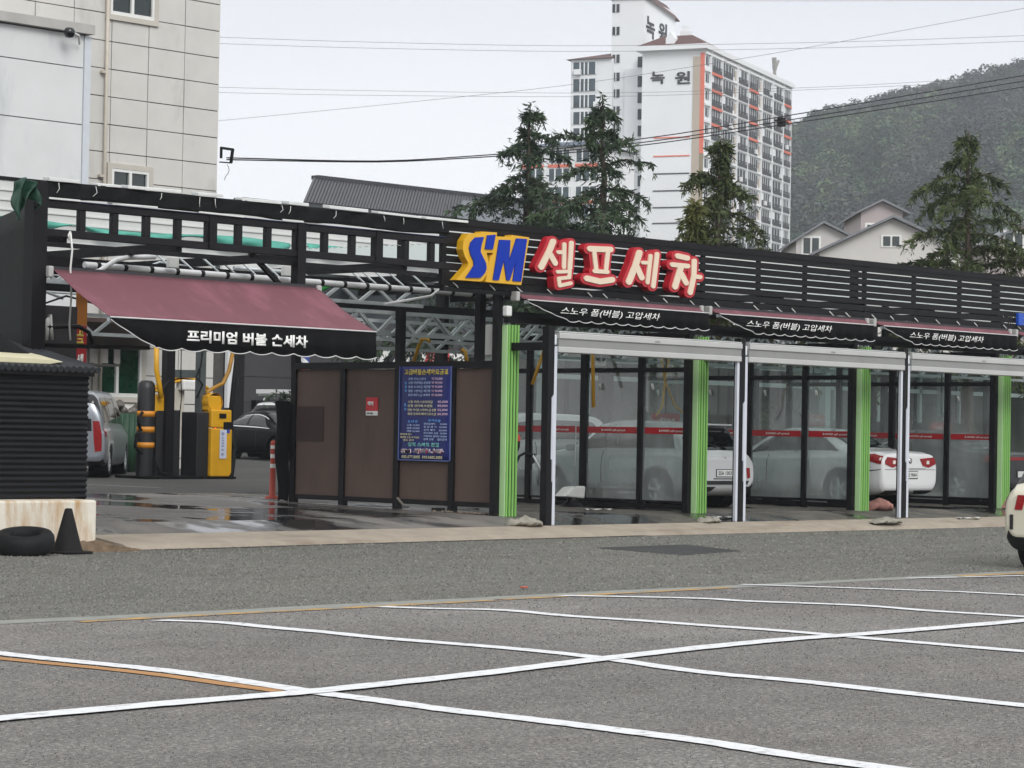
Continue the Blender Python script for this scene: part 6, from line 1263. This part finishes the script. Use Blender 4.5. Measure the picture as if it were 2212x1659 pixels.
MB().box(q+np.array([-.17, 0, -.2]), q+np.array([.17, .2, .2])).build('housing', WHT, fan, bevel=.02); MB().lathe([(.13, -.02), (.145, -.005), (.1, 0), (.001, 0)], q, 1, 22).build('grille', BLK, fan)
for sx in (0, .5, 1): MB().obox(q+np.array([-.02, -.025, -.11]), (.04, 0, 0), (0, .01, 0), (0, 0, .22)).build('blade_guard', WHT, fan) if sx == .5 else None
rb = thing('hose_reel', 'red topped hose reel beside the first green column', 'hose reel', (.35, .5, 1.3)); q = ony(1113, 950, .6)
MB().lathe([(.001, .1), (.06, .09), (.085, .03), (.08, -.02)], q, 2, 18).build('red_cap', mat('cap_red', '#c23a2a', .4), rb); MB().lathe([(.08, -.02), (.075, -.12), (.04, -.2), (.001, -.21)], q, 2, 18).build('black_body', BLK, rb); MB().box((q[0]-.02, .6, .3), (q[0]+.02, .64, q[2]-.15)).build('stand', BLK, rb)
lc = thing('pressure_lance', 'high pressure lance and grip leaning in the first bay', 'lance', (.6, 1.0, .3)); q = [ony(*p, .9) for p in ((1115, 1000), (1122, 985), (1135, 978), (1150, 982), (1165, 1010), (1195, 1070))]
MB().tube(q[:4], .022, 8).build('hose', RUB, lc); MB().tube(q[3:], .018, 8).build('lance_tube', GALV, lc); MB().obox(q[3]-np.array([.05, 0, .16]), (.1, 0, .02), (0, .05, 0), (.03, 0, .16)).build('grip', BLK, lc)
# white foot lamp / sensor head in front of the hatchback
fl_ = thing('floor_sensor', 'white wedge shaped sensor head on a black foot in the first bay', 'sensor', ong(1245, 1095)); q = ong(1245, 1095); 
MB().prism([q+np.array([-.32, 0, .18]), q+np.array([.22, 0, .14]), q+np.array([.24, 0, .36]), q+np.array([-.1, 0, .34])], (0, .25, 0)).build('head', WHT, fl_, bevel=.03); MB().lathe([(.22, 0), (.18, .04), (.09, .1), (.08, .18)], q+np.array([0, .1, 0]), 2, 18).build('foot', BLK, fl_); MB().tube([q+np.array([.06, .1, .3]), q+np.array([.06, .1, 1.4])], .012, 6).build('stem', GALV, fl_)
q = ong(1618, 1080); fl2 = thing('floor_sensor', 'white wedge shaped sensor head right of the silver hatchback', 'sensor', q); MB().prism([q+np.array([-.2, 0, .12]), q+np.array([.2, 0, .08]), q+np.array([.22, 0, .27]), q+np.array([-.1, 0, .3])], (0, .25, 0)).build('head', mat('dirty_white', '#a9a69e', .6), fl2, bevel=.03); MB().lathe([(.2, 0), (.16, .04), (.07, .12)], q+np.array([0, .1, 0]), 2, 16).build('foot', BLK, fl2)
# sandbags at the column feet
def sack(label, px, py, l_, w_, h_, m, az, seed, v=None):
    q = ong(px, py) if v is None else ony(px, py, v); rg = random.Random(seed); ph = rg.uniform(0, 6); ca, sa = math.cos(az), math.sin(az)
    def f(u, v):
        a = (u-.5)*l_; th = v*2*math.pi; e = (1-abs(2*u-1)**3.2); e = max(e, .04)**.55
        y = math.cos(th)*w_/2*e*(1+.08*math.sin(u*11+ph)); z = (math.sin(th)*.5+.5)*h_*e+.025*math.sin(u*13+ph)*e*math.sin(th)+.012*math.sin(th*5+u*14)*e+.01*math.sin(u*31+th*2)*e
        return (q[0]+a*ca-y*sa, q[1]+a*sa+y*ca, floorz(q[1])-.01+max(0, z))
    return solo(MB().sheet(f, 26, 18), 'sandbag', m, label, 'sandbag', 'sandbags at the column feet')
SK = mat('grey_sack', '#8f8b80', .85, 0, .15, 4, .5, 14); SKP = mat('pink_sack', '#a3746a', .85, 0, .18, 4, .5, 14)
sack('pale grey sandbag lying at the foot of the first green column', 1133, 1122, .62, .34, .13, SK, -.25, 1); sack('flat grey sandbag at the foot of the second green column', 1532, 1115, .5, .3, .07, SK, .1, 2)
sack('pink sandbag at the foot of the third green column', 1900, 1102, .62, .36, .2, SKP, -.1, 3); sack('grey sandbag under the pink one at the third green column', 1915, 1112, .8, .34, .09, SK, .0, 4)
sack('pink sandbag at the foot of the rightmost green column', 2182, 1098, .6, .36, .2, SKP, .0, 5)
for lab, px, py, c in (('white cloth strip on the floor before the silver hatchback', 1560, 1112, WHT), ('white cloth strip on the floor of the first bay', 1300, 1103, WHT), ('white cloth strip on the dark floor near the dark car', 2100, 1107, WHT)):
    q = ong(px, py); solo(MB().sheet(lambda u, v: (q[0]-.35+.7*u, q[1]+.1*v+.05*math.sin(u*7), floorz(q[1])+.012+.02*math.sin(u*9+v*3)**2), 14, 3), 'floor_rag', c, lab, 'rag', 'rags on the bay floor')
rg = random.Random(6); rb_ = MB()
for i in range(16): q = ong(1000+rg.uniform(0, 90), 1108+rg.uniform(0, 6)+ .0); rb_.lathe([(.001, 0), (rg.uniform(.03, .08), .02), (.001, .05)], (-.12+rg.uniform(-.06, .05), .1+i*.09, gz(0)), 2, 6)
solo(rb_, 'rubble_line', mat('rubble', '#6d6256', .9, 0, .3, 6), 'bits of rubble along the foot of the brown fence', 'rubble')
sk = MB().bar(onx(858, 1075, -.1), onx(872, 1092, -.1), .025); solo(sk, 'broken_stick', mat('stick_grey', '#7a746c', .7), 'short grey stick leaning at the foot of the brown fence', 'stick')
# red notice boxes hung in the bays
for k, (px, py, v) in enumerate(((1440, 907, 4.0), (1758, 908, 5.0), (2035, 925, 4.4))):
    q = ony(px, py, v); t = thing('hanging_notice', ('red notice board hanging above the silver hatchback', 'red notice board hanging above the roof of the white sedan', 'red notice board hanging above the dark car')[k], 'sign', q, group='red notice boards inside the bays')
    MB().box(q+np.array([-.38, 0, -.12]), q+np.array([.38, .05, .12])).build('board', REDS, t); textmesh('notice_text', '세차순서', TXW, q+np.array([-.22, -.003, -.05]), (1, 0, 0), (0, 0, 1), .09, t, .002, .03, .45); MB().bar(q+np.array([0, .025, .12]), (q[0], v+.025, 3.6), .02).build('hanger', BLK, t)
q = onz(1132, 1270, .012); solo(MB().box(q+np.array([-.045, -.02, 0]), q+np.array([.045, .02, .014])), 'orange_chip', mat('chip_orange', '#b5533f', .7), 'small orange scrap lying on the lane', 'scrap', bevel=.008)
# blue lamp on the screen at the right edge
q = ony(2203, 690, -.08); solo(MB().box(q-np.array([.09, .04, .12]), q+np.array([.09, .04, .12])), 'blue_sign_box', mat('blue_box', '#1d4fb5', .4), 'small blue sign box on the slatted screen at the right edge', 'sign box', bevel=.015)

# ================================================================== OVERHEAD CABLES
CBL = mat('cable_grey', '#55585c', .6)
def cable(pts, D0, D1, r, label, group, n=28):
    xs = np.array([p[0] for p in pts], float); ys = np.array([p[1] for p in pts], float); P = []
    for i in range(n+1):
        x = xs[0]+(xs[-1]-xs[0])*i/n; y = float(pchip(xs, ys, np.array(x))); P.append(ond(x, y, D0+(D1-D0)*i/n))
    solo(MB().tube(P, r, 5, False), 'overhead_cable', CBL if D0 > 200 else BLK, label, 'cable', group)
FC = 'faint high overhead cables'
cable([(380, 77), (800, 91), (1250, 99), (1750, 92), (2300, 74)], 250, 250, .02, 'higher of the two faint cables passing above the brown tower roof', FC)
cable([(380, 91), (800, 104), (1250, 111), (1750, 104), (2300, 86)], 250, 250, .02, 'lower of the two faint cables passing above the brown tower roof', FC)
cable([(300, 184), (800, 196), (1250, 201), (1720, 190), (2300, 158)], 270, 270, .02, 'higher of the two faint cables crossing the white gable', FC)
cable([(300, 196), (800, 206), (1250, 209), (1720, 195), (2300, 168)], 270, 270, .02, 'lower of the two faint cables crossing the white gable', FC)
cable([(400, 268), (900, 219), (1232, 183), (1600, 127), (2300, 2)], 260, 230, .02, 'thin cable rising diagonally to the upper right corner', FC)
cable([(700, -4), (1300, 0), (1700, 2), (2400, 0)], 250, 250, .02, 'thin cable running along the top edge of the sky', FC)
LC = 'dark cables running from the tiled building to the right'
Db = float((b0-CAM)@FW)
cable([(490, 341), (800, 348), (1050, 335), (1385, 300), (1700, 250), (2300, 148)], Db, 95, .018, 'topmost dark cable of the three slung in front of the hill', LC)
cable([(490, 345), (800, 350), (1050, 339), (1385, 308), (1700, 260), (2300, 160)], Db, 95, .018, 'middle dark cable of the three slung in front of the hill', LC)
cable([(1200, 333), (1385, 314), (1700, 268), (2300, 174)], 75, 95, .018, 'lowest dark cable of the three slung in front of the hill', LC)
q = ond(1688, 262, 85); solo(MB().box(q-np.array([.1, .1, .18]), q+np.array([.1, .1, .12])).box(q-np.array([.35, .03, .02]), q+np.array([.35, .03, .02])), 'cable_clamp', BLK, 'black clamp box on the cables before the apartment block', 'cable clamp')

# ================================================================== AIR
hz = MB().box((-60, -60, -1.2), (1500, 1500, 172)).build('haze', None); tag(hz, kind='stuff'); hz['label'] = 'thin pale winter haze in front of the hill'; hz['category'] = 'haze'
hmz = bpy.data.materials.new('haze_air'); hmz.use_nodes = True; nn_ = hmz.node_tree.nodes; nn_.clear(); ho = nn_.new('ShaderNodeOutputMaterial'); hv_ = nn_.new('ShaderNodeVolumePrincipled')
hv_.inputs['Color'].default_value = (.90, .95, 1.0, 1); hv_.inputs['Density'].default_value = .00032; hv_.inputs['Anisotropy'].default_value = .0
hmz.node_tree.links.new(hv_.outputs[0], ho.inputs['Volume']); hz.data.materials.append(hmz)
